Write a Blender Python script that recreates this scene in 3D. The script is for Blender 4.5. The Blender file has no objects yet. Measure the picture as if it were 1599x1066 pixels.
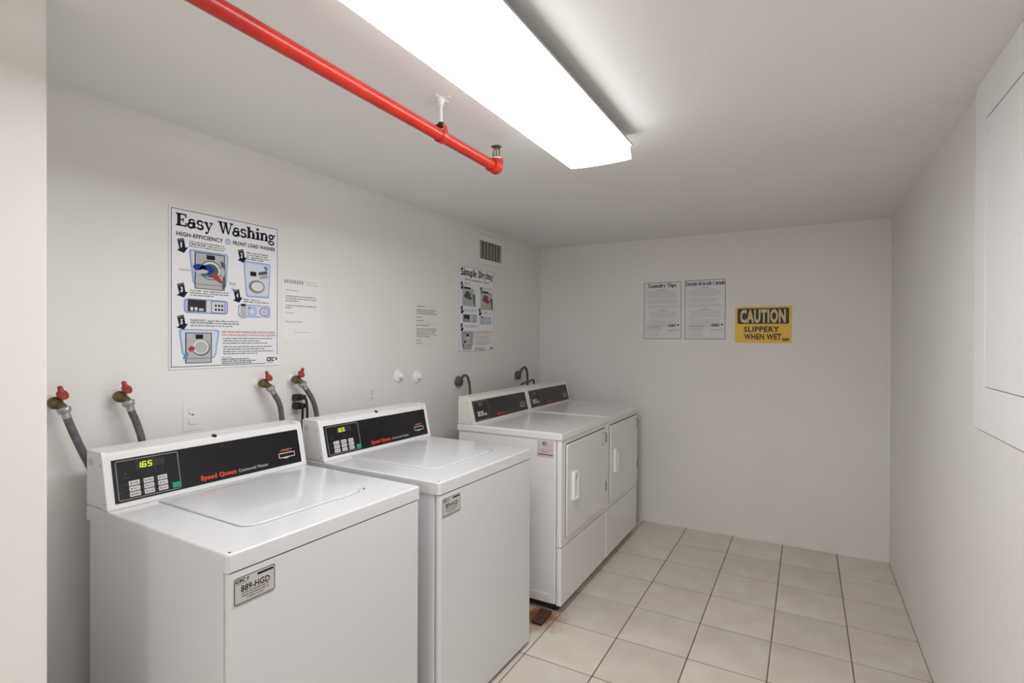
import bpy, bmesh, math, random
from mathutils import Vector, Matrix

R = math.radians
scene = bpy.context.scene
COL = scene.collection

# ------------------------------------------------------------------ camera
CAM_H = 1.43
YAW, PITCH, ROLL = 0.50976, -0.00525, 0.00406
fwd = Vector((-math.sin(YAW) * math.cos(PITCH), math.cos(YAW) * math.cos(PITCH), math.sin(PITCH)))
rgt = Vector((math.cos(YAW), math.sin(YAW), 0.0))
upv = rgt.cross(fwd)
rgt, upv = rgt * math.cos(ROLL) + upv * math.sin(ROLL), -rgt * math.sin(ROLL) + upv * math.cos(ROLL)
cam_data = bpy.data.cameras.new('camera')
cam_data.sensor_width = 36.0
cam_data.lens = 823.08 / 1599 * 36
cam_data.clip_start = 0.02
cam = bpy.data.objects.new('camera', cam_data)
COL.objects.link(cam)
M3 = Matrix((rgt, upv, -fwd)).transposed()
cam.matrix_world = Matrix.Translation((0, 0, CAM_H)) @ M3.to_4x4()
scene.camera = cam

# ------------------------------------------------------------------ world, exposure
world = bpy.data.worlds.new('world')
scene.world = world
world.use_nodes = True
world.node_tree.nodes['Background'].inputs[0].default_value = (0.9, 0.92, 1.0, 1)
world.node_tree.nodes['Background'].inputs[1].default_value = 0.05
scene.view_settings.view_transform = 'Standard'
scene.view_settings.look = 'None'
scene.view_settings.gamma = 1.0
scene.view_settings.use_curve_mapping = False
scene.view_settings.exposure = 0.13
LENS_POWER = 17.0
SIDE_POWER = 4.5

# ------------------------------------------------------------------ room size
XL, XR, YB, YF, ZC = -2.031, 0.471, 4.130, -4.40, 2.212

# ------------------------------------------------------------------ materials
def srgb(r, g, b):
    f = lambda c: ((c / 255 + 0.055) / 1.055) ** 2.4 if c > 10.3 else c / 255 / 12.92
    return (f(r), f(g), f(b), 1)

MATS = {}
def mat(name, col, rough=0.5, metal=0.0, coat=0.0, emit=0.0, spec=0.5):
    if name in MATS: return MATS[name]
    m = bpy.data.materials.new(name); m.use_nodes = True
    b = m.node_tree.nodes['Principled BSDF']
    if len(col) == 3: col = (*col, 1)
    b.inputs['Base Color'].default_value = col
    b.inputs['Roughness'].default_value = rough
    b.inputs['Metallic'].default_value = metal
    b.inputs['Coat Weight'].default_value = coat
    b.inputs['Coat Roughness'].default_value = 0.08
    b.inputs['Specular IOR Level'].default_value = spec
    if emit:
        b.inputs['Emission Color'].default_value = col
        b.inputs['Emission Strength'].default_value = emit
    MATS[name] = m
    return m

def noisy(name, c1, c2, scale, rough=0.6, bump=0.0, bscale=None, detail=1.5, stretch=None, coat=0.0, bdist=0.004):
    """procedural two-tone paint with a fine relief"""
    if name in MATS: return MATS[name]
    m = mat(name, c1, rough, coat=coat)
    nt = m.node_tree; b = nt.nodes['Principled BSDF']
    g = nt.nodes.new('ShaderNodeNewGeometry')
    src = g.outputs['Position']
    if stretch:
        mp = nt.nodes.new('ShaderNodeMapping'); mp.inputs['Scale'].default_value = stretch
        nt.links.new(src, mp.inputs[0]); src = mp.outputs[0]
    n = nt.nodes.new('ShaderNodeTexNoise'); n.inputs['Scale'].default_value = scale; n.inputs['Detail'].default_value = detail
    nt.links.new(src, n.inputs['Vector'])
    r = nt.nodes.new('ShaderNodeValToRGB')
    r.color_ramp.elements[0].position = 0.35; r.color_ramp.elements[0].color = (*c1[:3], 1)
    r.color_ramp.elements[1].position = 0.68; r.color_ramp.elements[1].color = (*c2[:3], 1)
    nt.links.new(n.outputs['Fac'], r.inputs[0]); nt.links.new(r.outputs[0], b.inputs['Base Color'])
    if bump:
        n2 = nt.nodes.new('ShaderNodeTexNoise'); n2.inputs['Scale'].default_value = bscale or scale * 6; n2.inputs['Detail'].default_value = 1.5
        nt.links.new(src, n2.inputs['Vector'])
        bp = nt.nodes.new('ShaderNodeBump'); bp.inputs['Strength'].default_value = bump; bp.inputs['Distance'].default_value = bdist
        nt.links.new(n2.outputs['Fac'], bp.inputs['Height']); nt.links.new(bp.outputs[0], b.inputs['Normal'])
    return m

WALL = noisy('wall_paint', (0.882, 0.860, 0.833), (0.902, 0.883, 0.859), 2.2, 0.62, 0.35, 22)
CEIL = noisy('ceiling_paint', (0.897, 0.880, 0.857), (0.913, 0.898, 0.880), 1.6, 0.7, 0.30, 30)
TRIM = noisy('trim_paint', (0.945, 0.943, 0.94), (0.955, 0.953, 0.95), 3, 0.45, 0.08, 30)
ENAMEL = noisy('white_enamel', (0.765, 0.775, 0.79), (0.775, 0.785, 0.80), 1.5, 0.22, coat=0.35)
ENAMEL2 = noisy('dryer_enamel', (0.87, 0.866, 0.86), (0.88, 0.876, 0.87), 1.5, 0.25, coat=0.3)
CONSOLE = noisy('console_white', (0.88, 0.872, 0.858), (0.89, 0.882, 0.868), 2, 0.32)
CONSOLE2 = noisy('dryer_console_cream', (0.80, 0.80, 0.73), (0.82, 0.82, 0.755), 2, 0.35)
SEAM = mat('seam_shadow', (0.03, 0.03, 0.03), 0.8)
BLACK = mat('black_glass', (0.010, 0.010, 0.013), 0.12, spec=0.5)
RUBBER = mat('black_rubber', (0.012, 0.012, 0.012), 0.55)
GREYRUB = mat('grey_cord', (0.10, 0.10, 0.095), 0.5)
HOSE = noisy('grey_hose', (0.10, 0.10, 0.11), (0.16, 0.155, 0.165), 60, 0.5, 0.4, 300, bdist=0.001)
STEEL = noisy('steel', (0.42, 0.44, 0.44), (0.55, 0.56, 0.55), 30, 0.38)
STEEL.node_tree.nodes['Principled BSDF'].inputs['Metallic'].default_value = 0.8
BRASS = noisy('dull_brass', (0.10, 0.075, 0.03), (0.20, 0.15, 0.06), 40, 0.5)
BRASS.node_tree.nodes['Principled BSDF'].inputs['Metallic'].default_value = 0.6
BRONZE = noisy('bronze', (0.16, 0.14, 0.10), (0.30, 0.27, 0.20), 60, 0.4)
BRONZE.node_tree.nodes['Principled BSDF'].inputs['Metallic'].default_value = 0.7
REDPAINT = noisy('red_pipe_paint', (0.50, 0.020, 0.009), (0.57, 0.028, 0.012), 12, 0.28, 0.05, 60, bdist=0.001)
REDKNOB = noisy('red_handle', (0.32, 0.025, 0.02), (0.42, 0.045, 0.035), 80, 0.35)
DARKMETAL = mat('dark_metal', (0.02, 0.016, 0.013), 0.4, 0.5)
RUST = noisy('rusty_metal', (0.035, 0.014, 0.008), (0.12, 0.05, 0.025), 40, 0.55, 0.4, 90)
GREYSLAT = noisy('vent_slat_grey', (0.28, 0.275, 0.24), (0.32, 0.315, 0.28), 8, 0.6)
PAPER = mat('paper', (0.915, 0.905, 0.89), 0.75, spec=0.2)
PAPER2 = mat('aged_paper', (0.87, 0.865, 0.82), 0.75, spec=0.2)
PLASTIC_SHEET = mat('poster_plastic', (0.90, 0.905, 0.925), 0.35, spec=0.4)
TIPSHEET = mat('tips_sheet', (0.80, 0.825, 0.84), 0.4, spec=0.4)
INK = mat('ink_black', (0.012, 0.012, 0.022), 0.6, spec=0.2)
NAVY = mat('ink_navy', (0.010, 0.010, 0.030), 0.6, spec=0.2)
GREYINK = mat('ink_grey', (0.17, 0.17, 0.18), 0.7, spec=0.2)
LIGHTINK = mat('ink_light_grey', (0.42, 0.42, 0.42), 0.7, spec=0.2)
FAINT = mat('ink_faint', (0.50, 0.495, 0.48), 0.7, spec=0.2)
REDINK = mat('ink_red', (0.48, 0.05, 0.05), 0.7, spec=0.2)
PINKINK = mat('ink_pink', (0.62, 0.34, 0.33), 0.7, spec=0.2)
BLUE1 = mat('ink_blue', (0.16, 0.29, 0.64), 0.6, spec=0.2)
BLUE2 = mat('ink_pale_blue', (0.48, 0.58, 0.86), 0.6, spec=0.2)
BLUE3 = mat('ink_ice_blue', (0.72, 0.77, 0.87), 0.6, spec=0.2)
CLOTH = mat('ink_cloth_blue', (0.015, 0.05, 0.35), 0.6, spec=0.2)
TEAL = mat('ink_teal', (0.06, 0.22, 0.22), 0.6, spec=0.2)
MINT = mat('ink_mint', (0.42, 0.55, 0.48), 0.6, spec=0.2)
PRGREY = mat('ink_machine_grey', (0.52, 0.53, 0.53), 0.6, spec=0.2)
PRDARK = mat('ink_machine_dark', (0.13, 0.13, 0.13), 0.6, spec=0.2)
SKIN = mat('ink_skin', (0.66, 0.60, 0.60), 0.6, spec=0.2)
PRWHITE = mat('ink_white', (0.78, 0.78, 0.78), 0.6, spec=0.2)
YELLOW = noisy('sign_yellow', (0.86, 0.53, 0.035), (0.90, 0.60, 0.05), 5, 0.4)
SIGNBLK = mat('sign_black', (0.018, 0.010, 0.008), 0.45)
SIGNCREAM = mat('sign_cream', (0.72, 0.62, 0.28), 0.5)
ORANGE = mat('logo_orange', (0.75, 0.06, 0.02), 0.5)
PANELGREY = mat('panel_grey', (0.24, 0.24, 0.245), 0.5)
PANELDIM = mat('panel_dim_grey', (0.045, 0.045, 0.05), 0.5)
KEYWHITE = mat('key_white', (0.66, 0.64, 0.63), 0.5)
KEYGREEN = mat('key_green', (0.01, 0.36, 0.20), 0.45)
LED = mat('led_yellow_green', (0.60, 0.72, 0.03), 0.5, emit=0.9)
LEDDIM = mat('led_window', (0.030, 0.030, 0.022), 0.3)
LABELMAT = mat('silver_label', (0.60, 0.585, 0.555), 0.4)
PINKLABEL = mat('pink_label', (0.66, 0.57, 0.565), 0.5)

def emissive(name, col, s):
    m = bpy.data.materials.new(name); m.use_nodes = True
    b = m.node_tree.nodes['Principled BSDF']
    b.inputs['Base Color'].default_value = (0.8, 0.8, 0.8, 1)
    b.inputs['Roughness'].default_value = 0.4
    b.inputs['Emission Color'].default_value = (*col, 1)
    b.inputs['Emission Strength'].default_value = s
    return m
LENS = emissive('lens_lit', (0.985, 0.988, 1.0), LENS_POWER)
LENSSIDE = emissive('lens_side_lit', (0.985, 0.988, 1.0), SIDE_POWER)

def tile_material():
    m = mat('floor_tile_glaze', (0.55, 0.47, 0.39), 0.34)
    nt = m.node_tree; b = nt.nodes['Principled BSDF']; L = nt.links
    g = nt.nodes.new('ShaderNodeNewGeometry')
    oi = nt.nodes.new('ShaderNodeObjectInfo')
    n = nt.nodes.new('ShaderNodeTexNoise'); n.inputs['Scale'].default_value = 7; n.inputs['Detail'].default_value = 3
    L.new(g.outputs['Position'], n.inputs['Vector'])
    r = nt.nodes.new('ShaderNodeValToRGB')
    r.color_ramp.elements[0].position = 0.3; r.color_ramp.elements[0].color = (0.71, 0.635, 0.55, 1)
    r.color_ramp.elements[1].position = 0.7; r.color_ramp.elements[1].color = (0.80, 0.74, 0.665, 1)
    L.new(n.outputs['Fac'], r.inputs[0])
    hv = nt.nodes.new('ShaderNodeHueSaturation')
    mr = nt.nodes.new('ShaderNodeMapRange'); mr.inputs['To Min'].default_value = 0.94; mr.inputs['To Max'].default_value = 1.05
    L.new(oi.outputs['Random'], mr.inputs['Value']); L.new(mr.outputs[0], hv.inputs['Value']); L.new(r.outputs[0], hv.inputs['Color'])
    # rust stain that bled out of the iron block beside the dryer
    sep = nt.nodes.new('ShaderNodeVectorMath'); sep.operation = 'DISTANCE'
    sep.inputs[1].default_value = (-1.20, 2.43, 0.0)
    L.new(g.outputs['Position'], sep.inputs[0])
    n2 = nt.nodes.new('ShaderNodeTexNoise'); n2.inputs['Scale'].default_value = 16; n2.inputs['Detail'].default_value = 2
    L.new(g.outputs['Position'], n2.inputs['Vector'])
    ad = nt.nodes.new('ShaderNodeMath'); ad.operation = 'MULTIPLY_ADD'; ad.inputs[1].default_value = 0.16
    L.new(n2.outputs['Fac'], ad.inputs[0]); L.new(sep.outputs['Value'], ad.inputs[2])
    r2 = nt.nodes.new('ShaderNodeValToRGB')
    r2.color_ramp.elements[0].position = 0.13; r2.color_ramp.elements[0].color = (1, 1, 1, 1)
    r2.color_ramp.elements[1].position = 0.25; r2.color_ramp.elements[1].color = (0, 0, 0, 1)
    L.new(ad.outputs[0], r2.inputs[0])
    mx = nt.nodes.new('ShaderNodeMix'); mx.data_type = 'RGBA'
    L.new(r2.outputs[0], mx.inputs['Factor']); L.new(hv.outputs[0], mx.inputs['A'])
    mx.inputs['B'].default_value = (0.33, 0.13, 0.045, 1)
    L.new(mx.outputs['Result'], b.inputs['Base Color'])
    n3 = nt.nodes.new('ShaderNodeTexNoise'); n3.inputs['Scale'].default_value = 35; n3.inputs['Detail'].default_value = 1
    L.new(g.outputs['Position'], n3.inputs['Vector'])
    bp = nt.nodes.new('ShaderNodeBump'); bp.inputs['Strength'].default_value = 0.12; bp.inputs['Distance'].default_value = 0.002
    L.new(n3.outputs['Fac'], bp.inputs['Height']); L.new(bp.outputs[0], b.inputs['Normal'])
    return m
TILE = tile_material()
GROUT = noisy('brown_grout', (0.16, 0.115, 0.08), (0.24, 0.18, 0.13), 6, 0.85, 0.3, 120)

# ------------------------------------------------------------------ object helpers
def tag(o, label=None, cat=None, group=None, kind=None):
    if label: o['label'] = label
    if cat: o['category'] = cat
    if group: o['group'] = group
    if kind: o['kind'] = kind
    return o

def empty(name, loc, rz=0.0):
    o = bpy.data.objects.new(name, None); COL.objects.link(o)
    o.empty_display_size = 0.1; o.location = loc; o.rotation_euler = (0, 0, rz)
    return o

def link(name, me, parent=None):
    o = bpy.data.objects.new(name, me); COL.objects.link(o)
    if parent: o.parent = parent
    return o

class MB:
    """collects polygons of one mesh"""
    def __init__(s):
        s.v = []; s.f = []; s.m = []; s.mats = []
    def mi(s, m):
        if m not in s.mats: s.mats.append(m)
        return s.mats.index(m)
    def add(s, verts, faces, m):
        o = len(s.v); k = s.mi(m)
        s.v += [tuple(v) for v in verts]
        for f in faces: s.f.append([i + o for i in f]); s.m.append(k)
        return s
    def addbm(s, bm, m, mtx=None):
        bm.verts.index_update()
        s.add([(mtx @ v.co) if mtx else v.co for v in bm.verts], [[v.index for v in f.verts] for f in bm.faces], m)
        bm.free(); return s
    def build(s, name, parent=None, smooth=True, angle=35):
        me = bpy.data.meshes.new(name)
        me.from_pydata(s.v, [], s.f)
        for m in s.mats: me.materials.append(m)
        me.polygons.foreach_set('material_index', s.m)
        if smooth:
            me.polygons.foreach_set('use_smooth', [True] * len(me.polygons))
            me.set_sharp_from_angle(angle=R(angle))
        me.update()
        o = link(name, me, parent)
        if smooth and len(me.polygons) < 1500:
            wn = o.modifiers.new('weighted_normals', 'WEIGHTED_NORMAL'); wn.keep_sharp = True
        return o
    # ---- shapes
    def box(s, x0, x1, y0, y1, z0, z1, m, r=0.0, seg=2):
        bm = bmesh.new(); bmesh.ops.create_cube(bm, size=1)
        for v in bm.verts:
            v.co = Vector(((x0 + x1) / 2 + v.co.x * (x1 - x0), (y0 + y1) / 2 + v.co.y * (y1 - y0), (z0 + z1) / 2 + v.co.z * (z1 - z0)))
        if r: bmesh.ops.bevel(bm, geom=list(bm.edges), offset=r, segments=seg, profile=0.5, affect='EDGES')
        return s.addbm(bm, m)
    def boxv(s, x0, x1, y0, y1, z0, z1, m, rv, rh=0.0, seg=4):
        """box with big rounded vertical edges, then small rounded rims"""
        bm = bmesh.new(); bmesh.ops.create_cube(bm, size=1)
        for v in bm.verts:
            v.co = Vector(((x0 + x1) / 2 + v.co.x * (x1 - x0), (y0 + y1) / 2 + v.co.y * (y1 - y0), (z0 + z1) / 2 + v.co.z * (z1 - z0)))
        vert = [e for e in bm.edges if abs(e.verts[0].co.z - e.verts[1].co.z) > 1e-5]
        bmesh.ops.bevel(bm, geom=vert, offset=rv, segments=seg, profile=0.5, affect='EDGES')
        if rh:
            rim = [e for e in bm.edges if abs(e.verts[0].co.z - e.verts[1].co.z) < 1e-6 and e.verts[0].co.z > (z0 + z1) / 2]
            bmesh.ops.bevel(bm, geom=rim, offset=rh, segments=3, profile=0.5, affect='EDGES')
        return s.addbm(bm, m)
    def prism(s, pts, axis, a0, a1, m, r=0.0, seg=2):
        """extrude a closed outline: axis 'x' outline=(y,z), 'y' outline=(x,z), 'z' outline=(x,y)"""
        def P(p, a): return {'x': (a, p[0], p[1]), 'y': (p[0], a, p[1]), 'z': (p[0], p[1], a)}[axis]
        bm = bmesh.new()
        A = [bm.verts.new(P(p, a0)) for p in pts]; B = [bm.verts.new(P(p, a1)) for p in pts]
        bm.faces.new(A); bm.faces.new(B[::-1])
        n = len(pts)
        for i in range(n): bm.faces.new((A[i], B[i], B[(i + 1) % n], A[(i + 1) % n]))
        bmesh.ops.recalc_face_normals(bm, faces=bm.faces)
        if r:
            caps = [e for e in bm.edges if (e.verts[0] in A and e.verts[1] in A) or (e.verts[0] in B and e.verts[1] in B)]
            bmesh.ops.bevel(bm, geom=caps, offset=r, segments=seg, profile=0.5, affect='EDGES')
        return s.addbm(bm, m)
    def tube(s, pts, r, m, n=14, sub=8, cap=True, curve=True):
        P = [Vector(p) for p in pts]
        if curve and len(P) > 2:
            Q = []
            ext = [2 * P[0] - P[1]] + P + [2 * P[-1] - P[-2]]
            for i in range(1, len(ext) - 2):
                a, b, c, d = ext[i - 1:i + 3]
                for k in range(sub):
                    t = k / sub
                    Q.append(0.5 * ((2 * b) + (c - a) * t + (2 * a - 5 * b + 4 * c - d) * t * t + (3 * b - a - 3 * c + d) * t ** 3))
            Q.append(P[-1]); P = Q
        T = [(P[min(i + 1, len(P) - 1)] - P[max(i - 1, 0)]).normalized() for i in range(len(P))]
        ref = Vector((0, 0, 1)) if abs(T[0].z) < 0.9 else Vector((1, 0, 0))
        u = T[0].cross(ref).normalized()
        verts, faces = [], []
        for i, p in enumerate(P):
            u = (u - T[i] * u.dot(T[i])).normalized(); w = T[i].cross(u)
            rr = r(i / (len(P) - 1)) if callable(r) else r
            for k in range(n):
                a = 2 * math.pi * k / n
                verts.append(p + u * (rr * math.cos(a)) + w * (rr * math.sin(a)))
        for i in range(len(P) - 1):
            for k in range(n):
                faces.append((i * n + k, i * n + (k + 1) % n, (i + 1) * n + (k + 1) % n, (i + 1) * n + k))
        if cap:
            faces.append(tuple(range(n))[::-1]); faces.append(tuple(range((len(P) - 1) * n, len(P) * n)))
        return s.add(verts, faces, m)
    def lathe(s, prof, m, origin, axis, n=24):
        """profile of (radius, height) turned about an axis"""
        ax = Vector(axis).normalized(); o = Vector(origin)
        ref = Vector((0, 0, 1)) if abs(ax.z) < 0.9 else Vector((1, 0, 0))
        u = ax.cross(ref).normalized(); w = ax.cross(u)
        verts, faces = [], []
        for r, h in prof:
            for k in range(n):
                a = 2 * math.pi * k / n
                verts.append(o + ax * h + u * (r * math.cos(a)) + w * (r * math.sin(a)))
        for i in range(len(prof) - 1):
            for k in range(n):
                faces.append((i * n + k, i * n + (k + 1) % n, (i + 1) * n + (k + 1) % n, (i + 1) * n + k))
        faces.append(tuple(range(n))[::-1]); faces.append(tuple(range((len(prof) - 1) * n, len(prof) * n)))
        return s.add(verts, faces, m)
    def sphere(s, c, r, m, sc=(1, 1, 1)):
        bm = bmesh.new(); bmesh.ops.create_uvsphere(bm, u_segments=20, v_segments=12, radius=r)
        for v in bm.verts: v.co = Vector((c[0] + v.co.x * sc[0], c[1] + v.co.y * sc[1], c[2] + v.co.z * sc[2]))
        return s.addbm(bm, m)

def rrect(x0, x1, y0, y1, r, n=5, corners=(1, 1, 1, 1)):
    """rounded rectangle outline; corners in order (x1y1, x0y1, x0y0, x1y0)"""
    out = []
    for (cx, cy, a0, on, px, py) in ((x1 - r, y1 - r, 0, corners[0], x1, y1), (x0 + r, y1 - r, 90, corners[1], x0, y1),
                             (x0 + r, y0 + r, 180, corners[2], x0, y0), (x1 - r, y0 + r, 270, corners[3], x1, y0)):
        if not on: out.append((px, py)); continue
        for k in range(n + 1):
            a = R(a0 + 90 * k / n); out.append((cx + r * math.cos(a), cy + r * math.sin(a)))
    return out

# ------------------------------------------------------------------ flat print
SLAB = {}
def _slab():
    S = 0.245; T = 0.115   # thick stem, thin bar
    H = lambda x0, x1, y, t=T: ('p', [(x0, y), (x1, y), (x1, y + t), (x0, y + t)])
    V = lambda x, y0, y1, t=S: ('p', [(x, y0), (x + t, y0), (x + t, y1), (x, y1)])
    Q = lambda *p: ('p', list(p))
    A = lambda cx, cy, rx, ry, a0, a1, w: ('a', cx, cy, rx, ry, a0, a1, w * 1.28)
    D = lambda cx, cy, r: ('d', cx, cy, r)
    X = 0.70
    SLAB['E'] = (0.86, [V(.10, 0, 1), H(0, .80, 0), H(0, .78, 1 - T), V(.70, 0, .30, .10), V(.68, .70, 1, .10), H(.3, .56, .46), V(.50, .34, .66, .08)])
    SLAB['a'] = (0.68, [V(.36, .05, .50), H(.40, .66, 0), A(.33, .50, .20, .17, 20, 165, .10), D(.15, .50, .09), A(.25, .19, .21, .19, 60, 330, .13)])
    SLAB['s'] = (0.58, [A(.28, .52, .20, .16, 30, 265, .12), A(.28, .19, .22, .17, -150, 85, .13), V(.45, .48, .68, .07), V(.04, .02, .22, .07)])
    SLAB['y'] = (0.72, [Q((.04, X), (.26, X), (.46, .12), (.36, -.02)), Q((.60, X), (.68, X), (.34, -.22), (.24, -.22)), H(0, .32, X - T), H(.46, .74, X - T), D(.20, -.20, .10)])
    SLAB['W'] = (1.26, [Q((.06, 1), (.30, 1), (.50, 0), (.38, 0)), Q((.60, 1), (.68, 1), (.50, 0), (.40, 0)), Q((.50, 1), (.74, 1), (.94, 0), (.82, 0)), Q((1.12, 1), (1.20, 1), (.94, 0), (.84, 0)), H(0, .38, 1 - T), H(.46, .80, 1 - T), H(1.0, 1.30, 1 - T)])
    SLAB['h'] = (0.82, [V(.08, 0, 1), H(0, .36, 0), H(0, .2, 1 - T), V(.50, 0, .50), H(.44, .80, 0), A(.44, .46, .19, .20, 5, 150, .12)])
    SLAB['n'] = (0.82, [V(.08, 0, X), H(0, .36, 0), H(0, .2, X - T), V(.50, 0, .48), H(.44, .80, 0), A(.44, .46, .19, .20, 5, 150, .12)])
    SLAB['i'] = (0.42, [V(.10, 0, X), H(0, .40, 0), H(0, .2, X - T), D(.20, .92, .12)])
    SLAB['g'] = (0.68, [A(.28, .46, .20, .18, 0, 360, .12), A(.30, -.08, .25, .15, 0, 360, .10), Q((.12, .28), (.22, .30), (.20, .06), (.08, .10)), D(.60, .62, .09)])
    SLAB['S'] = (0.72, [A(.36, .74, .25, .20, 30, 268, .17), A(.36, .26, .27, .22, -155, 88, .18), V(.58, .66, 1, .08), V(.05, .0, .34, .08)])
    SLAB['m'] = (1.20, [V(.08, 0, X), H(0, .34, 0), H(0, .2, X - T), V(.48, 0, .48), H(.42, .74, 0), V(.88, 0, .48), H(.82, 1.16, 0), A(.42, .46, .19, .20, 5, 150, .12), A(.82, .46, .19, .20, 5, 150, .12)])
    SLAB['p'] = (0.76, [V(.08, -.25, X), H(0, .38, -.27), H(0, .2, X - T), A(.40, .35, .24, .29, 0, 360, .15)])
    SLAB['l'] = (0.42, [V(.10, 0, 1), H(0, .40, 0), H(0, .2, 1 - T)])
    SLAB['e'] = (0.64, [A(.31, .34, .23, .29, 20, 320, .16), H(.15, .54, .34)])
    SLAB['D'] = (0.92, [V(.10, 0, 1), H(0, .5, 0), H(0, .5, 1 - T), A(.42, .5, .34, .44, -90, 90, .19)])
    SLAB['r'] = (0.60, [V(.08, 0, X), H(0, .38, 0), H(0, .2, X - T), A(.42, .44, .16, .20, 30, 160, .11), D(.50, .56, .10)])
    SLAB['L'] = (0.80, [V(.10, 0, 1), H(0, .74, 0), H(0, .42, 1 - T), V(.64, 0, .36, .10)])
    SLAB['u'] = (0.82, [V(.08, .18, X), H(0, .2, X - T), V(.50, 0, X), H(.5, .80, 0), H(.42, .6, X - T), A(.36, .24, .19, .20, 180, 330, .12)])
    SLAB['d'] = (0.76, [V(.44, 0, 1), H(.5, .72, 0), H(.36, .6, 1 - T), A(.34, .35, .24, .29, 0, 360, .15)])
    SLAB['T'] = (0.88, [V(.32, 0, 1), H(0, .84, 1 - T), V(0, .68, 1, .09), V(.75, .68, 1, .09), H(.2, .64, 0)])
    SLAB['C'] = (0.88, [A(.44, .5, .33, .42, 40, 320, .19), V(.70, .64, 1, .08)])
    SLAB['o'] = (0.68, [A(.33, .35, .24, .29, 0, 360, .17)])
    SLAB['j'] = (0.42, [V(.14, -.1, X), H(0, .24, X - T), D(.24, .92, .12), A(.10, -.10, .16, .14, 200, 360, .10)])
    SLAB['v'] = (0.74, [Q((.04, X), (.27, X), (.46, 0), (.34, 0)), Q((.60, X), (.68, X), (.46, 0), (.36, 0)), H(0, .34, X - T), H(.48, .74, X - T)])
    SLAB['c'] = (0.62, [A(.31, .35, .23, .29, 40, 320, .16), D(.48, .52, .09)])
    SLAB[' '] = (0.42, [])
_slab()

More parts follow.
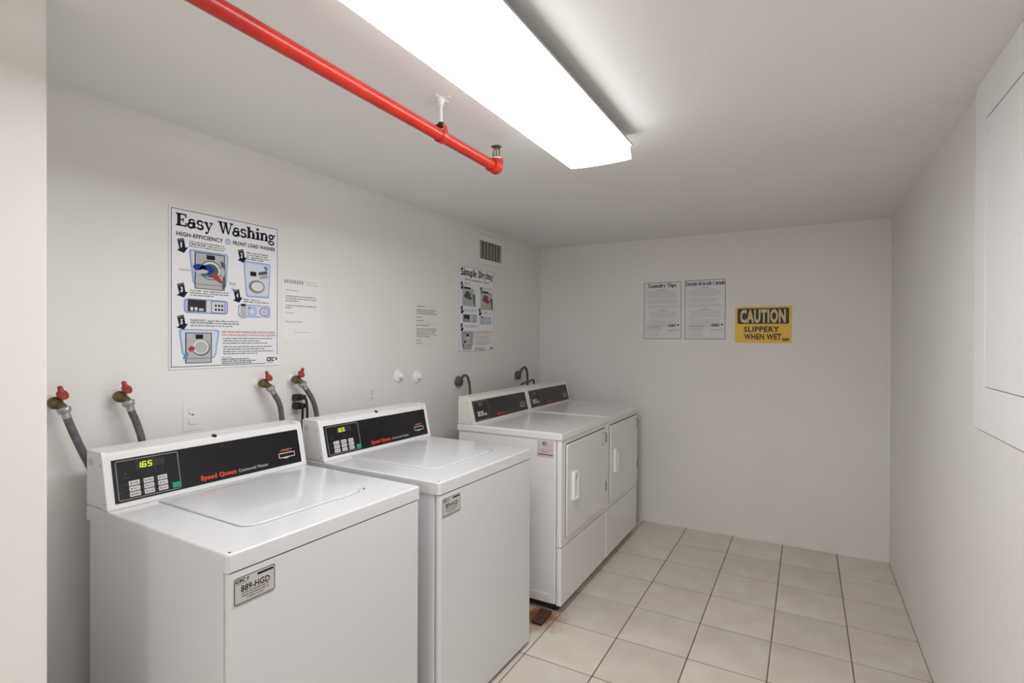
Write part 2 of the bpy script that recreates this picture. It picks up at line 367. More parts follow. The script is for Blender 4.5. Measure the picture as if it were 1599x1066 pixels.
class Print:
    """flat ink on a surface given by origin, right vector, up vector and normal (parent's space)"""
    def __init__(s, o, u, v, n, lift=0.0004):
        s.o, s.u, s.v, s.n = Vector(o), Vector(u).normalized(), Vector(v).normalized(), Vector(n).normalized()
        s.lift = lift; s.mb = MB(); s.layer = 1
    def pt(s, p, k=None):
        return s.o + s.u * p[0] + s.v * p[1] + s.n * (s.lift * (k or s.layer))
    def poly(s, pts, m, k=None):
        a = sum(pts[i][0] * pts[(i + 1) % len(pts)][1] - pts[(i + 1) % len(pts)][0] * pts[i][1] for i in range(len(pts)))
        if a < 0: pts = pts[::-1]
        s.mb.add([s.pt(p, k) for p in pts], [tuple(range(len(pts)))], m); return s
    def rect(s, x0, x1, y0, y1, m, k=None): return s.poly([(x0, y0), (x1, y0), (x1, y1), (x0, y1)], m, k)
    def rr(s, x0, x1, y0, y1, r, m, k=None): return s.poly(rrect(x0, x1, y0, y1, r, 4), m, k)
    def frame(s, x0, x1, y0, y1, w, m, k=None, r=0.0):
        if r:
            O = rrect(x0, x1, y0, y1, r, 5); I = rrect(x0 + w, x1 - w, y0 + w, y1 - w, max(r - w, 1e-4), 5)
            for i in range(len(O)):
                j = (i + 1) % len(O); s.poly([O[i], O[j], I[j], I[i]], m, k)
            return s
        s.rect(x0, x1, y0, y0 + w, m, k); s.rect(x0, x1, y1 - w, y1, m, k)
        s.rect(x0, x0 + w, y0, y1, m, k); return s.rect(x1 - w, x1, y0, y1, m, k)
    def disc(s, cx, cy, rx, ry, m, k=None, n=24):
        return s.poly([(cx + rx * math.cos(2 * math.pi * i / n), cy + ry * math.sin(2 * math.pi * i / n)) for i in range(n)], m, k)
    def arc(s, cx, cy, rx, ry, a0, a1, w, m, k=None, n=None):
        n = n or max(6, int(abs(a1 - a0) / 18))
        for i in range(n):
            A, B = R(a0 + (a1 - a0) * i / n), R(a0 + (a1 - a0) * (i + 1) / n)
            q = lambda a, d: (cx + (rx + d) * math.cos(a), cy + (ry + d) * math.sin(a))
            s.poly([q(A, -w / 2), q(B, -w / 2), q(B, w / 2), q(A, w / 2)], m, k)
        return s
    def line(s, x0, y0, x1, y1, w, m, k=None):
        d = Vector((x1 - x0, y1 - y0)); d.normalize(); nx, ny = -d.y * w / 2, d.x * w / 2
        return s.poly([(x0 + nx, y0 + ny), (x1 + nx, y1 + ny), (x1 - nx, y1 - ny), (x0 - nx, y0 - ny)], m, k)
    def slab(s, txt, x0, x1, y, h, m, k=None):
        W = sum(SLAB[c][0] for c in txt); sx = (x1 - x0) / W; x = x0
        for c in txt:
            adv, parts = SLAB[c]
            for p in parts:
                if p[0] == 'p': s.poly([(x + a * sx, y + b * h) for a, b in p[1]], m, k)
                elif p[0] == 'd': s.disc(x + p[1] * sx, y + p[2] * h, p[3] * sx, p[3] * h, m, k, 12)
                else:
                    _, cx, cy, rx, ry, a0, a1, w = p
                    n = max(6, int(abs(a1 - a0) / 20))
                    for i in range(n):
                        A, B = R(a0 + (a1 - a0) * i / n), R(a0 + (a1 - a0) * (i + 1) / n)
                        q = lambda a, d: (x + (cx + (rx + d) * math.cos(a)) * sx, y + (cy + (ry + d) * math.sin(a)) * h)
                        s.poly([q(A, -w / 2), q(B, -w / 2), q(B, w / 2), q(A, w / 2)], m, k)
            x += adv * sx
        return s
    def text(s, txt, x0, y, h, m, x1=None, bold=0.0, align='L', k=None, shear=0.0):
        """sans lettering, cap height h, stretched to end at x1 when given"""
        cu = bpy.data.curves.new('lettering', 'FONT'); cu.body = txt; cu.size = 1.0
        cu.resolution_u = 3; cu.offset = bold; cu.shear = shear; cu.fill_mode = 'FRONT'; cu.space_character = 1.0 + bold * 2.2
        o = bpy.data.objects.new('lettering', cu); COL.objects.link(o)
        bpy.context.view_layer.update()
        me = bpy.data.meshes.new_from_object(o)
        vs = [v.co.copy() for v in me.vertices]; fs = [tuple(p.vertices) for p in me.polygons]
        bpy.data.objects.remove(o); bpy.data.curves.remove(cu); bpy.data.meshes.remove(me)
        if not vs: return s
        a, b = min(v.x for v in vs), max(v.x for v in vs)
        sy = h / 0.70; sx = (x1 - x0) / (b - a) if x1 is not None else sy
        off = x0 - a * sx
        if align == 'C': off = x0 - (a + b) / 2 * sx
        s.mb.add([s.pt((off + v.x * sx, y + v.y * sy), k) for v in vs], fs, m)
        return s
    def scribble(s, x0, x1, y, h, m, rnd, k=None):
        """a line of print too small to read: word-long dashes"""
        x = x0
        while x < x1 - h * 0.7:
            n = rnd.randint(2, 8); lw = h * 0.62
            for i in range(n):
                if x + lw > x1: break
                top = h * rnd.choice((0.78, 0.78, 1.05)); s.rect(x, x + lw * 0.80, y, y + top, m, k); x += lw
            x += lw * 0.9
        return s
    def build(s, name, parent):
        o = s.mb.build(name, parent, smooth=False)
        if name in ('small_print', 'typed_lines', 'body_text', 'service_text', 'indicator_marks', 'caption', 'button_print', 'door_print'): o['kind'] = 'stuff'
        return o

# ================================================================== SETTING
mb = MB().box(XL - 0.1, XR + 0.1, YF - 0.1, YB + 0.1, -0.12, -0.0014, GROUT)
floor = tag(mb.build('floor', smooth=False), 'beige tiled floor with brown grout lines', kind='structure')
xs = [XL, -1.766, -1.438, -1.110, -0.787, -0.460, -0.138, 0.184, XR]
ys = [YB, 3.786, 3.452, 3.115, 2.777, 2.443, 2.114]
while ys[-1] - 0.332 > YF: ys.append(ys[-1] - 0.332)
ys.append(YF)
rnd = random.Random(4)
tile_mesh = {}
G = 0.0052
for i in range(len(xs) - 1):
    for j in range(len(ys) - 1):
        w, d = xs[i + 1] - xs[i] - G, ys[j] - ys[j + 1] - G
        key = (round(w, 3), round(d, 3))
        if key not in tile_mesh:
            m_ = MB().boxv(-w / 2, w / 2, -d / 2, d / 2, -0.012, 0.0, TILE, 0.003, 0.0008, 2)
            o = m_.build('tile', floor); tile_mesh[key] = o.data
        else:
            o = link('tile', tile_mesh[key], floor)
        o.location = ((xs[i] + xs[i + 1]) / 2, (ys[j] + ys[j + 1]) / 2, rnd.uniform(-0.0003, 0.0003))

def wall(name, x0, x1, y0, y1, z0, z1, m, label):
    return tag(MB().box(x0, x1, y0, y1, z0, z1, m).build(name, smooth=False), label, kind='structure')
wall('ceiling', XL - 0.1, XR + 0.1, YF - 0.1, YB + 0.1, ZC, ZC + 0.1, CEIL, 'low flat off-white painted ceiling')
wall('wall_left', XL - 0.1, XL, YF - 0.1, YB + 0.1, -0.1, ZC, WALL, 'white painted wall behind the washers and dryers')
wall('wall_back', XL, XR, YB, YB + 0.1, -0.1, ZC, WALL, 'white painted end wall with the yellow sign')
wall('wall_right', XR, XR + 0.1, YF - 0.1, YB + 0.1, -0.1, ZC, WALL, 'white painted wall on the right')
wall('wall_front', XL, XR, YF - 0.1, YF, -0.1, ZC, WALL, 'white painted wall behind the viewer')
PX, PY = -1.506, 0.531
pier = MB()
pier.prism(rrect(XL - 0.02, PX, YF - 0.02, PY, 0.006, 3, (1, 0, 0, 0)), 'z', -0.05, ZC + 0.02, WALL)
tag(pier.build('wall_entry'), 'white painted wall corner at the left edge, nearest the viewer', kind='structure')

# ================================================================== WASHERS
LED2 = mat('led_dim_green', (0.16, 0.20, 0.02), 0.5, emit=0.35)
def console(root, name, xb, zt, W, lean, hgt, depth, body_m, dryer=False):
    """leaning control console; xb = front foot of the face, zt = worktop height"""
    prof = [(xb, zt + 0.001), (xb - 0.002, zt + 0.010), (xb - lean, zt + hgt - 0.014), (xb - lean - 0.004, zt + hgt - 0.005),
            (xb - lean - 0.013, zt + hgt), (xb - depth + 0.006, zt + hgt + 0.002), (xb - depth, zt + hgt - 0.004), (xb - depth, zt + 0.001)]
    c = MB().prism(prof, 'y', -W / 2, W / 2, body_m, r=0.004, seg=3)
    con = c.build('console', root, angle=30)
    # end caps, slightly proud, with their screws
    A = Vector((xb - 0.002, 0, zt + 0.010)); B = Vector((xb - lean, 0, zt + hgt - 0.014))
    up = (B - A).normalized(); nrm = Vector((up.z, 0, -up.x)); L = (B - A).length
    for sgn in (-1, 1):
        e = MB()
        cap = [(xb + 0.001, zt + 0.001), (xb - lean + 0.002, zt + hgt - 0.012), (xb - lean - 0.006, zt + hgt + 0.001),
               (xb - lean - 0.020, zt + hgt + 0.0025), (xb - lean - 0.024, zt + hgt - 0.01), (xb - 0.026, zt + 0.001)]
        y0, y1 = (W / 2 - 0.010, W / 2 + 0.0025) if sgn > 0 else (-W / 2 - 0.0025, -W / 2 + 0.010)
        e.prism(cap, 'y', y0, y1, body_m, r=0.0025, seg=2)
        ec = e.build('end_cap', con, angle=30)
        for q in (0.08, 0.86):
            p = A + up * (L * q) - nrm * 0.012
            sc = MB().lathe([(0.0034, 0), (0.0034, 0.0012), (0.002, 0.002)], STEEL, (p.x, sgn * (W / 2 + 0.0022), p.z), (0, sgn, 0), 10)
            sc.build('screw', con)
    # black fascia on the leaning face
    bw = W - 0.040; q0 = 0.006; bh = L - 0.018
    o3 = A + up * q0 + Vector((0, -bw / 2, 0))
    f = MB()
    for (lift, x0, x1, a0, a1) in ((0.0012, 0, bw, 0, bh),):
        c8 = []
        for t in (-0.004, lift):
            for (u, v) in ((x0, a0), (x1, a0), (x1, a1), (x0, a1)): c8.append(o3 + Vector((0, u, 0)) + up * v + nrm * t)
        f.add(c8, [(0, 3, 2, 1), (4, 5, 6, 7), (0, 1, 5, 4), (1, 2, 6, 5), (2, 3, 7, 6), (3, 0, 4, 7)], BLACK)
    fas = f.build('fascia', con, smooth=False)
    tag(fas, 'glossy black control fascia')
    on = lambda: Print(o3 + nrm * 0.0012, (0, 1, 0), up, nrm, 0.0003)
    kx0, kx1, ky0, ky1 = 0.009, 0.189 if not dryer else 0.165, 0.005, bh - 0.005
    kw, kh = kx1 - kx0, ky1 - ky0
    p = on(); p.frame(kx0, kx1, ky0, ky1, 0.0028, PANELGREY, r=0.006); p.build('keypad_border', con)
    fx = lambda a: kx0 + kw * a
    fy = lambda a: ky1 - kh * a
    p = on(); p.rect(fx(.30), fx(.76), fy(.285), fy(.075), LEDDIM)
    p.build('display_window', con)
    # digits of the price, seven segment strokes
    p = on(); p.layer = 2
    def seg7(x, y, w, h, on_):
        t = w * 0.24; sh = 0.14 * h
        X = lambda a, b: (x + a * w + (b * sh), y + b * h)
        S = {'a': ((0, 1), (1, 1)), 'b': ((1, 1), (1, .5)), 'c': ((1, .5), (1, 0)), 'd': ((0, 0), (1, 0)), 'e': ((0, .5), (0, 0)), 'f': ((0, 1), (0, .5)), 'g': ((0, .5), (1, .5))}
        for q in on_:
            (a, b), (c2, d) = S[q]; P0, P1 = X(a, b), X(c2, d); p.line(P0[0], P0[1], P1[0], P1[1], t, LED2 if dryer else LED, 2)
    dh = kh * 0.125; dw = kw * 0.058; y0 = fy(.245)
    seg7(fx(.31), y0, dw, dh, 'bc'); seg7(fx(.40), y0, dw, dh, 'afgcde'); seg7(fx(.49), y0, dw, dh, 'afgcd')
    p.disc(fx(.385), y0, 0.0011, 0.0011, LED, 2, 8)
    dsp = p.build('display_digits', con); tag(dsp, 'glowing yellow-green digits 1.65')
    p = on(); rr_ = random.Random(7)
    for q in (.50, .61, .72):
        p.disc(fx(q), fy(.36), .0012, .0012, PANELGREY, n=8); p.scribble(fx(q - .035), fx(q + .04), fy(.45), .0028, PANELDIM, rr_)
    p.disc(fx(.14), fy(.36), .0013, .0016, PANELGREY, n=8); p.scribble(fx(.09), fx(.19), fy(.46), .0032, PANELDIM, rr_)
    for r_ in range(3):
        for q in (.145, .37, .595):
            p.disc(fx(q), fy(.61 + .14 * r_), .0010, .0012, PANELGREY, n=8)
        p.scribble(fx(.03), fx(.12), fy(.62 + .14 * r_), .0022, PANELDIM, rr_)
        p.scribble(fx(.03), fx(.12), fy(.69 + .14 * r_), .0022, PANELDIM, rr_)
    p.build('indicator_marks', con)
    for r_ in range(3):
        for (a, b) in ((.17, .335), (.395, .555), (.62, .775)):
            if dryer and r_ == 2: continue
            if dryer and a > .6 and r_ == 0: continue
            y1k, y0k = fy(.545 + .14 * r_), fy(.665 + .14 * r_)
            k3 = MB(); pts = rrect(fx(a), fx(b), y0k, y1k, 0.0018, 3); n_ = len(pts)
            V3 = [o3 + Vector((0, u, 0)) + up * v + nrm * t for t in (0.0010, 0.0028) for (u, v) in pts]
            k3.add(V3, [tuple(range(n_, 2 * n_))] + [(i, (i + 1) % n_, n_ + (i + 1) % n_, n_ + i) for i in range(n_)], KEYWHITE)
            key = k3.build('button', con, smooth=False)
            pk = on(); pk.lift = 0.0032 - 0.0012
            pk.disc(fx(a + .035), (y0k + y1k) / 2, .0024, .0026, GREYINK, 1, 10)
            pk.scribble(fx(a + .065), fx(b - .015), (y0k + y1k) / 2 - .0016, .0032, GREYINK, rr_, 1)
            pk.build('button_print', key)
    if not dryer:
        pts = rrect(fx(.85), fx(.975), fy(.955), fy(.81), 0.002, 3); n_ = len(pts); k3 = MB()
        V3 = [o3 + Vector((0, u, 0)) + up * v + nrm * t for t in (0.0010, 0.0030) for (u, v) in pts]
        k3.add(V3, [tuple(range(n_, 2 * n_))] + [(i, (i + 1) % n_, n_ + (i + 1) % n_, n_ + i) for i in range(n_)], KEYGREEN)
        tag(k3.build('start_button', con, smooth=False), 'green start button')
    p = on()
    if dryer:
        p.text('Speed Queen', .245, .012, .013, ORANGE, x1=.345, bold=.05)
        p.text('Commercial Dryer', .352, .012, .008, PANELGREY, x1=.45, bold=.0)
    else:
        p.text('Speed Queen', .252, .013, .0145, ORANGE, x1=.378, bold=.055)
        p.text('Commercial Washer', .386, .013, .0112, mat('panel_light_grey', (0.40, 0.40, 0.41), 0.5), x1=.505, bold=.022)
    p.build('lettering', con)
    # card slot with its red caption
    sx0, sx1, sy0, sy1 = bw - .098, bw - .026, .029, .048
    p = on(); p.frame(sx0, sx1, sy0, sy1, .003, KEYWHITE, r=.0035); p.rect(sx0 + .02, sx1 - .03, sy0 - .003, sy0, KEYWHITE)
    p.build('card_slot', con)
    p = on(); p.scribble(sx0 + .012, sx1 - .006, sy1 + .010, .0034, PINKINK, rr_); p.scribble(sx0 + .006, sx1 - .012, sy1 + .0045, .0038, ORANGE, rr_)
    p.scribble(sx0 + .03, sx1 - .03, sy0 - .011, .0026, PANELDIM, rr_)
    p.build('caption', con)
    # key lock on the top edge, hinge tab at the far end
    if not dryer:
        k = MB().lathe([(0.0085, 0), (0.0085, 0.002), (0.0075, 0.003)], SEAM, (xb - lean - 0.010, -0.005, zt + hgt - 0.002), (0.55, 0, 0.85), 16)
        tag(k.build('lock', con), 'black key lock')
        MB().box(xb - lean - 0.035, xb - lean - 0.006, W / 2 - 0.028, W / 2 - 0.004, zt + hgt, zt + hgt + 0.006, body_m, 0.002).build('latch_tab', con)
        for q in range(2):
            MB().box(xb - depth + 0.018 + q * 0.014, xb - depth + 0.027 + q * 0.014, -W / 2 - 0.0006, -W / 2 + 0.002, zt + hgt - 0.045, zt + hgt - 0.025, mat('side_vent_grey', (0.62, 0.62, 0.62), 0.6)).build('side_vent', con, smooth=False)
    return con

def machine_label(root, x, y0, y1, z0, z1):
    b = MB().prism(rrect(y0, y1, z0, z1, 0.006, 3), 'x', x - 0.001, x + 0.0012, LABELMAT)
    plate = b.build('rating_label', root); tag(plate, 'silver label reading 889-HGD')
    w, h = y1 - y0, z1 - z0
    p = Print((x + 0.0012, y0, z0), (0, 1, 0), (0, 0, 1), (1, 0, 0), 0.0003)
    p.frame(0.001, w - 0.001, 0.001, h - 0.001, 0.0016, INK, r=0.005)
    p.text('CSC', .04 * w, .80 * h, .11 * h, INK, x1=.27 * w, bold=.05, shear=.2)
    p.poly([(.30 * w, .84 * h), (.325 * w, .92 * h), (.35 * w, .86 * h), (.315 * w, .79 * h)], INK)
    p.text('889-HGD', .16 * w, .44 * h, .22 * h, INK, x1=.86 * w, bold=.02)
    p.rect(.55 * w, .95 * w, .82 * h, .90 * h, INK)
    q = random.Random(3)
    p.scribble(.05 * w, .35 * w, .73 * h, .03 * h, GREYINK, q)
    p.scribble(.18 * w, .86 * w, .35 * h, .05 * h, GREYINK, q); p.scribble(.18 * w, .86 * w, .25 * h, .05 * h, GREYINK, q); p.scribble(.3 * w, .7 * w, .15 * h, .05 * h, GREYINK, q)
    p.rect(.03 * w, .97 * w, .03 * h, .09 * h, LIGHTINK)
    p.build('label_print', plate)

def make_washer(loc, rz, label):
    D, W, ZT = 0.742, 0.694, 0.916
    root = empty('washing_machine', loc, rz)
    tag(root, label, 'washer', 'top-load washers')
    xf, xk = D / 2, -D / 2
    bf = xf - 0.0015
    # cabinet: side wrap and a separate rounded front panel
    MB().boxv(xk + 0.012, bf - 0.0265, -W / 2 + 0.006, W / 2 - 0.006, 0.022, ZT - 0.0456, ENAMEL, 0.004).build('cabinet', root)
    MB().boxv(bf - 0.0250, bf, -W / 2 + 0.005, W / 2 - 0.005, 0.020, ZT - 0.0482, ENAMEL, 0.010, 0.0012, 4).build('front_panel', root)
    MB().box(xk + 0.03, bf - 0.0025, -W / 2 + 0.013, W / 2 - 0.013, ZT - 0.06, ZT - 0.0448, SEAM).build('seam', root, smooth=False)
    # worktop with soft edges
    MB().boxv(xk, xf, -W / 2, W / 2, ZT - 0.0445, ZT, ENAMEL, 0.011, 0.006, 4).build('worktop', root)
    # lid
    lx0, lx1, ly0, ly1 = xk + 0.165, xf - 0.125, -0.218, 0.205
    g = MB().prism(rrect(lx0 - .003, lx1 + .003, ly0 - .003, ly1 + .003, 0.046, 7, (1, 0, 0, 1)), 'z', ZT - 0.004, ZT + 0.0004, mat('lid_gasket', (0.50, 0.50, 0.51), 0.5))
    g.build('lid_gap', root)
    l = MB().prism(rrect(lx0, lx1, ly0, ly1, 0.045, 7, (1, 0, 0, 1)), 'z', ZT - 0.002, ZT + 0.0052, ENAMEL, r=0.004, seg=3)
    lid = l.build('lid', root, angle=40)
    MB().box(lx1 - 0.004, lx1 + 0.010, 0.085, 0.145, ZT + 0.0005, ZT + 0.0030, ENAMEL, 0.001).build('lid_lip', lid)
    MB().lathe([(0.004, 0), (0.004, 0.003), (0.0025, 0.0045)], PANELGREY, (lx1 - 0.012, ly1 + 0.010, ZT), (0, 0, 1), 12).build('lid_bumper', lid)
    MB().lathe([(0.004, 0), (0.004, 0.0016), (0.002, 0.0024)], DARKMETAL, (xf - 0.012, -W / 2 + 0.0125, ZT - 0.002), (0.4, -0.3, 0.7), 10).build('corner_screw', root)
    console(root, 'console', xk + 0.142, ZT, W - 0.004, 0.036, 0.168, 0.140, CONSOLE)
    machine_label(root, bf + 0.0008, -W / 2 + 0.016, -W / 2 + 0.126, ZT - 0.130, ZT - 0.062)
    for sx in (xk + 0.06, xf - 0.06):
        for sy in (-W / 2 + 0.06, W / 2 - 0.06):
            MB().lathe([(0.022, 0), (0.022, 0.008), (0.010, 0.010), (0.010, 0.024)], RUBBER, (sx, sy, 0.0), (0, 0, 1), 16).build('foot', root)
    return root

make_washer((-1.552, 1.111, 0), R(-1.3), 'white top-load washer nearest the viewer, beside the wall corner, under the large washing poster')
make_washer((-1.501, 1.862, 0), R(-1.0), 'white top-load washer standing between the nearest washer and the pair of dryers')

# ================================================================== DRYERS
def make_dryer(loc, label, sticker):
    D, W, ZT = 0.660, 0.700, 0.937
    root = empty('tumble_dryer', loc)
    tag(root, label, 'dryer', 'front-load dryers')
    xf, xk = D / 2, -D / 2; ZB = 0.042
    bf = xf - 0.005
    MB().boxv(xk + 0.01, bf - 0.031, -W / 2 + 0.005, W / 2 - 0.005, ZB + 0.004, ZT - 0.036, ENAMEL2, 0.003).build('cabinet', root)
    for sgn in (-1, 1):
        MB().box(xk + 0.02, bf - 0.06, sgn * (W / 2 - 0.004) - 0.0015, sgn * (W / 2 - 0.004) + 0.0015, ZB + 0.004, ZB + 0.050, ENAMEL2, 0.001).build('base_rail', root)
    MB().box(xk + 0.03, bf - 0.003, -W / 2 + 0.014, W / 2 - 0.014, ZB + 0.02, ZT - 0.0338, SEAM).build('seam', root, smooth=False)
    MB().box(xk + 0.03, bf - 0.035, -W / 2 + 0.03, W / 2 - 0.03, 0.012, ZB + 0.006, mat('under_shade_dark', (0.03, 0.028, 0.024), 0.8)).build('under_shade', root, smooth=False)  # added dark box, its colour stands in for the shade under the dryer
    ZS = 0.343
    MB().boxv(bf - 0.030, bf, -W / 2 + 0.003, W / 2 - 0.003, ZS + 0.0022, ZT - 0.0365, ENAMEL2, 0.012, 0.002, 5).build('front_panel', root)
    MB().boxv(bf - 0.030, bf, -W / 2 + 0.003, W / 2 - 0.003, ZB, ZS - 0.0022, ENAMEL2, 0.012, 0.005, 5).build('lower_panel', root)
    MB().boxv(xk, xf, -W / 2, W / 2, ZT - 0.0335, ZT, ENAMEL2, 0.008, 0.005, 4).build('worktop', root)
    # raised rim of the worktop, so the middle sits in a shallow tray
    for (a0, a1, b0, b1) in ((xk + .11, xf - .012, -W / 2 + .008, -W / 2 + .018), (xk + .11, xf - .012, W / 2 - .018, W / 2 - .008)):
        MB().box(a0, a1, b0, b1, ZT - 0.002, ZT + 0.0025, ENAMEL2, 0.002).build('worktop_rim', root)
    # door with a shadow gap
    y0, y1, z0, z1 = -W / 2 + 0.062, W / 2 - 0.028, 0.385, 0.872
    MB().prism(rrect(y0 - .004, y1 + .003, z0 - .004, z1 + .005, 0.022, 5, (0, 1, 0, 0)), 'x', bf - 0.002, bf + 0.0008, mat('door_gap_grey', (0.10, 0.10, 0.09), 0.7)).build('door_gap', root)
    d = MB().prism(rrect(y0, y1, z0, z1, 0.020, 5, (0, 1, 0, 0)), 'x', bf - 0.001, bf + 0.010, ENAMEL2, r=0.005, seg=3)
    door = d.build('door', root, angle=40)
    # pull: a raised ring around a recess
    hy0, hy1, hz0, hz1 = y0 + 0.062, y0 + 0.132, 0.556, 0.716
    O = rrect(hy0, hy1, hz0, hz1, 0.012, 4); I = rrect(hy0 + .018, hy1 - .018, hz0 + .018, hz1 - .018, 0.006, 4)
    h = MB(); n_ = len(O); xb_ = bf + 0.0098; xt = bf + 0.026
    Os = rrect(hy0 + .004, hy1 - .004, hz0 + .004, hz1 - .004, 0.010, 4); Is = rrect(hy0 + .014, hy1 - .014, hz0 + .014, hz1 - .014, 0.008, 4)
    V = [(xb_, *p) for p in O] + [(xt, *p) for p in Os] + [(xt, *p) for p in Is] + [(xb_, *p) for p in I]
    F = [(k * n_ + i, k * n_ + (i + 1) % n_, (k + 1) * n_ + (i + 1) % n_, (k + 1) * n_ + i) for k in range(3) for i in range(n_)]
    h.add(V, F, CONSOLE)
    h.build('handle', door, angle=50)
    for zc in (z1 - 0.062, z0 + 0.125):
        MB().box(bf + 0.002, bf + 0.0108, y1 - 0.0005, y1 + 0.010, zc - 0.030, zc + 0.030, SEAM, 0.001).build('hinge', root)
    p = Print((bf + 0.010, y1 - 0.11, z1 - 0.115), (0, 1, 0), (0, 0, 1), (1, 0, 0), 0.0003); q = random.Random(9)
    p.scribble(.030, .060, .088, .006, GREYINK, q); p.scribble(.066, .098, .088, .007, GREYINK, q); p.scribble(.05, .09, .064, .006, LIGHTINK, q)
    p.scribble(.03, .092, .050, .003, LIGHTINK, q); p.scribble(.03, .092, .038, .003, LIGHTINK, q); p.scribble(.025, .092, .02, .006, GREYINK, q)
    p.build('door_print', door)
    console(root, 'console', xk + 0.116, ZT, W - 0.012, 0.036, 0.158, 0.112, CONSOLE2, dryer=True)
    if sticker:
        x0, x1, s0, s1 = 0.186, 0.280, 0.808, 0.896; yy = -W / 2 + 0.005
        st = MB().box(x0, x1, yy - 0.0008, yy + 0.002, s0, s1, PINKLABEL).build('sticker', root, smooth=False)
        tag(st, 'pale pink sticker with a round emblem')
        p = Print((x0, yy - 0.0008, s0), (1, 0, 0), (0, 0, 1), (0, -1, 0), 0.0003); w, h_ = x1 - x0, s1 - s0
        p.disc(.48 * w, .80 * h_, .145 * w, .155 * h_, PRDARK); p.disc(.48 * w, .80 * h_, .115 * w, .125 * h_, PINKLABEL, 2); p.disc(.43 * w, .81 * h_, .06 * w, .06 * h_, INK, 3); p.disc(.55 * w, .79 * h_, .04 * w, .05 * h_, LIGHTINK, 3)
        p.scribble(.04 * w, .94 * w, .42 * h_, .045 * h_, PINKINK, q); p.scribble(.08 * w, .92 * w, .34 * h_, .04 * h_, LIGHTINK, q); p.scribble(.36 * w, .66 * w, .27 * h_, .05 * h_, GREYINK, q)
        p.rect(.03 * w, .97 * w, .12 * h_, .18 * h_, mat('ink_maroon', (0.17, 0.08, 0.08), 0.6))
        p.build('sticker_print', st)
    for sx in (xk + 0.05, xf - 0.055):
        for sy in (-W / 2 + 0.05, W / 2 - 0.05):
            MB().lathe([(0.020, 0), (0.020, 0.010), (0.009, 0.012), (0.009, ZB + 0.006)], RUBBER, (sx, sy, 0.0), (0, 0, 1), 16).build('foot', root)
    return root
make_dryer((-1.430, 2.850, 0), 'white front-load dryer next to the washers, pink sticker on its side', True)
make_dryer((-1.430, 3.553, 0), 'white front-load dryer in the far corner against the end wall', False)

# iron block in the rust stain
b = MB().prism([(-1.202, 2.360), (-1.142, 2.354), (-1.150, 2.492), (-1.212, 2.492)], 'z', 0.0005, 0.016, RUST, r=0.003)
tag(b.build('iron_block'), 'small dark rusty iron block lying on the stained floor tile beside the dryer', 'block')

# ================================================================== LIGHT, PIPE
LX0, LX1, LZB, LZT = -0.829, -0.583, 2.112, 2.160
def ceiling_light(LY0, LY1, label):
    light = empty('ceiling_light', ((LX0 + LX1) / 2, (LY0 + LY1) / 2, ZC))
    tag(light, label, 'light', 'fluorescent ceiling lights')
    ox, oy, oz = light.location
    hb = MB().box(LX0 + 0.035 - ox, LX1 - 0.060 - ox, LY0 + 0.01 - oy, LY1 - 0.03 - oy, LZT - oz + 0.006, 0.0, TRIM, 0.004)
    hb.build('housing', light)
    for (a, b_) in ((LY0, LY1),):
        l = MB(); n = 10
        prof = []
        for i in range(n + 1):
            t = i / n; x = LX0 + (LX1 - LX0) * t
            prof.append((x - ox, LZB - 0.005 * math.sin(math.pi * t) ** 0.8 - oz))
        V = [(x, a - oy, z) for x, z in prof] + [(x, b_ - oy, z) for x, z in prof]; m_ = n + 1
        l.add(V, [(i, i + m_, i + m_ + 1, i + 1)[::-1] for i in range(n)], LENS)
        # sides, ends and the top lip
        zt_ = LZT - oz; xl, xr = LX0 - ox, LX1 - ox
        zl = LZB - oz
        l.add([(xl, a - oy, zl), (xl, b_ - oy, zl), (xl - 0.016, b_ - oy, zt_), (xl - 0.016, a - oy, zt_)], [(0, 1, 2, 3)], LENSSIDE)
        l.add([(xr, a - oy, zl), (xr - 0.006, a - oy, zt_), (xr - 0.006, b_ - oy, zt_), (xr, b_ - oy, zl)], [(0, 1, 2, 3)], LENSSIDE)
        for yy in (a, b_):
            l.add([(x, yy - oy, z) for x, z in prof] + [(xr - 0.006, yy - oy, zt_), (xl - 0.016, yy - oy, zt_)], [tuple(range(n + 3))], LENSSIDE)
        l.build('lens', light, angle=40)
        MB().box(xl - 0.022, xr + 0.006, a - 0.004 - oy, b_ + 0.004 - oy, zt_, zt_ + 0.007, mat('pan_grey', (0.45, 0.45, 0.45), 0.5), 0.001).build('pan', light)


ceiling_light(0.720, 1.962, 'long white fluorescent ceiling light with a glowing wraparound lens beside the red pipe')
ceiling_light(-3.00, -1.758, 'added unseen fill light just behind the viewer, built like the ceiling light')  # copy of the visible fixture, added out of view as fill
ceiling_light(-4.252, -3.010, 'added unseen fill light farthest behind the viewer, built like the ceiling light')  # another unseen copy, added to lift the far end of the room

PZ, PR = 2.090, 0.0195
p0, p1 = Vector((-0.952, YF, PZ)), Vector((-1.050, 1.740, PZ))
pipe = empty('sprinkler_pipe', (p1.x, p1.y, PZ)); tag(pipe, 'red painted fire sprinkler pipe running under the ceiling', 'pipe')
L_ = lambda v: Vector(v) - p1
MB().tube([L_(p0), L_(p1)], PR, REDPAINT, n=24, curve=False).build('pipe_run', pipe)
dirp = (p1 - p0).normalized()
el = MB().tube([-dirp * 0.030, -dirp * 0.012, Vector((0, 0.004, 0.004)), Vector((0, 0.008, 0.018)), Vector((0, 0.008, 0.030))], 0.0265, REDPAINT, n=20, sub=5)
el.sphere((0, 0.004, 0), 0.0275, REDPAINT)
el.build('elbow', pipe)
sp = MB().lathe([(0.017, 0.026), (0.017, 0.038), (0.014, 0.040)], PAPER, (0, 0.008, 0), (0, 0, 1), 18).build('collar', pipe)
fr = MB()
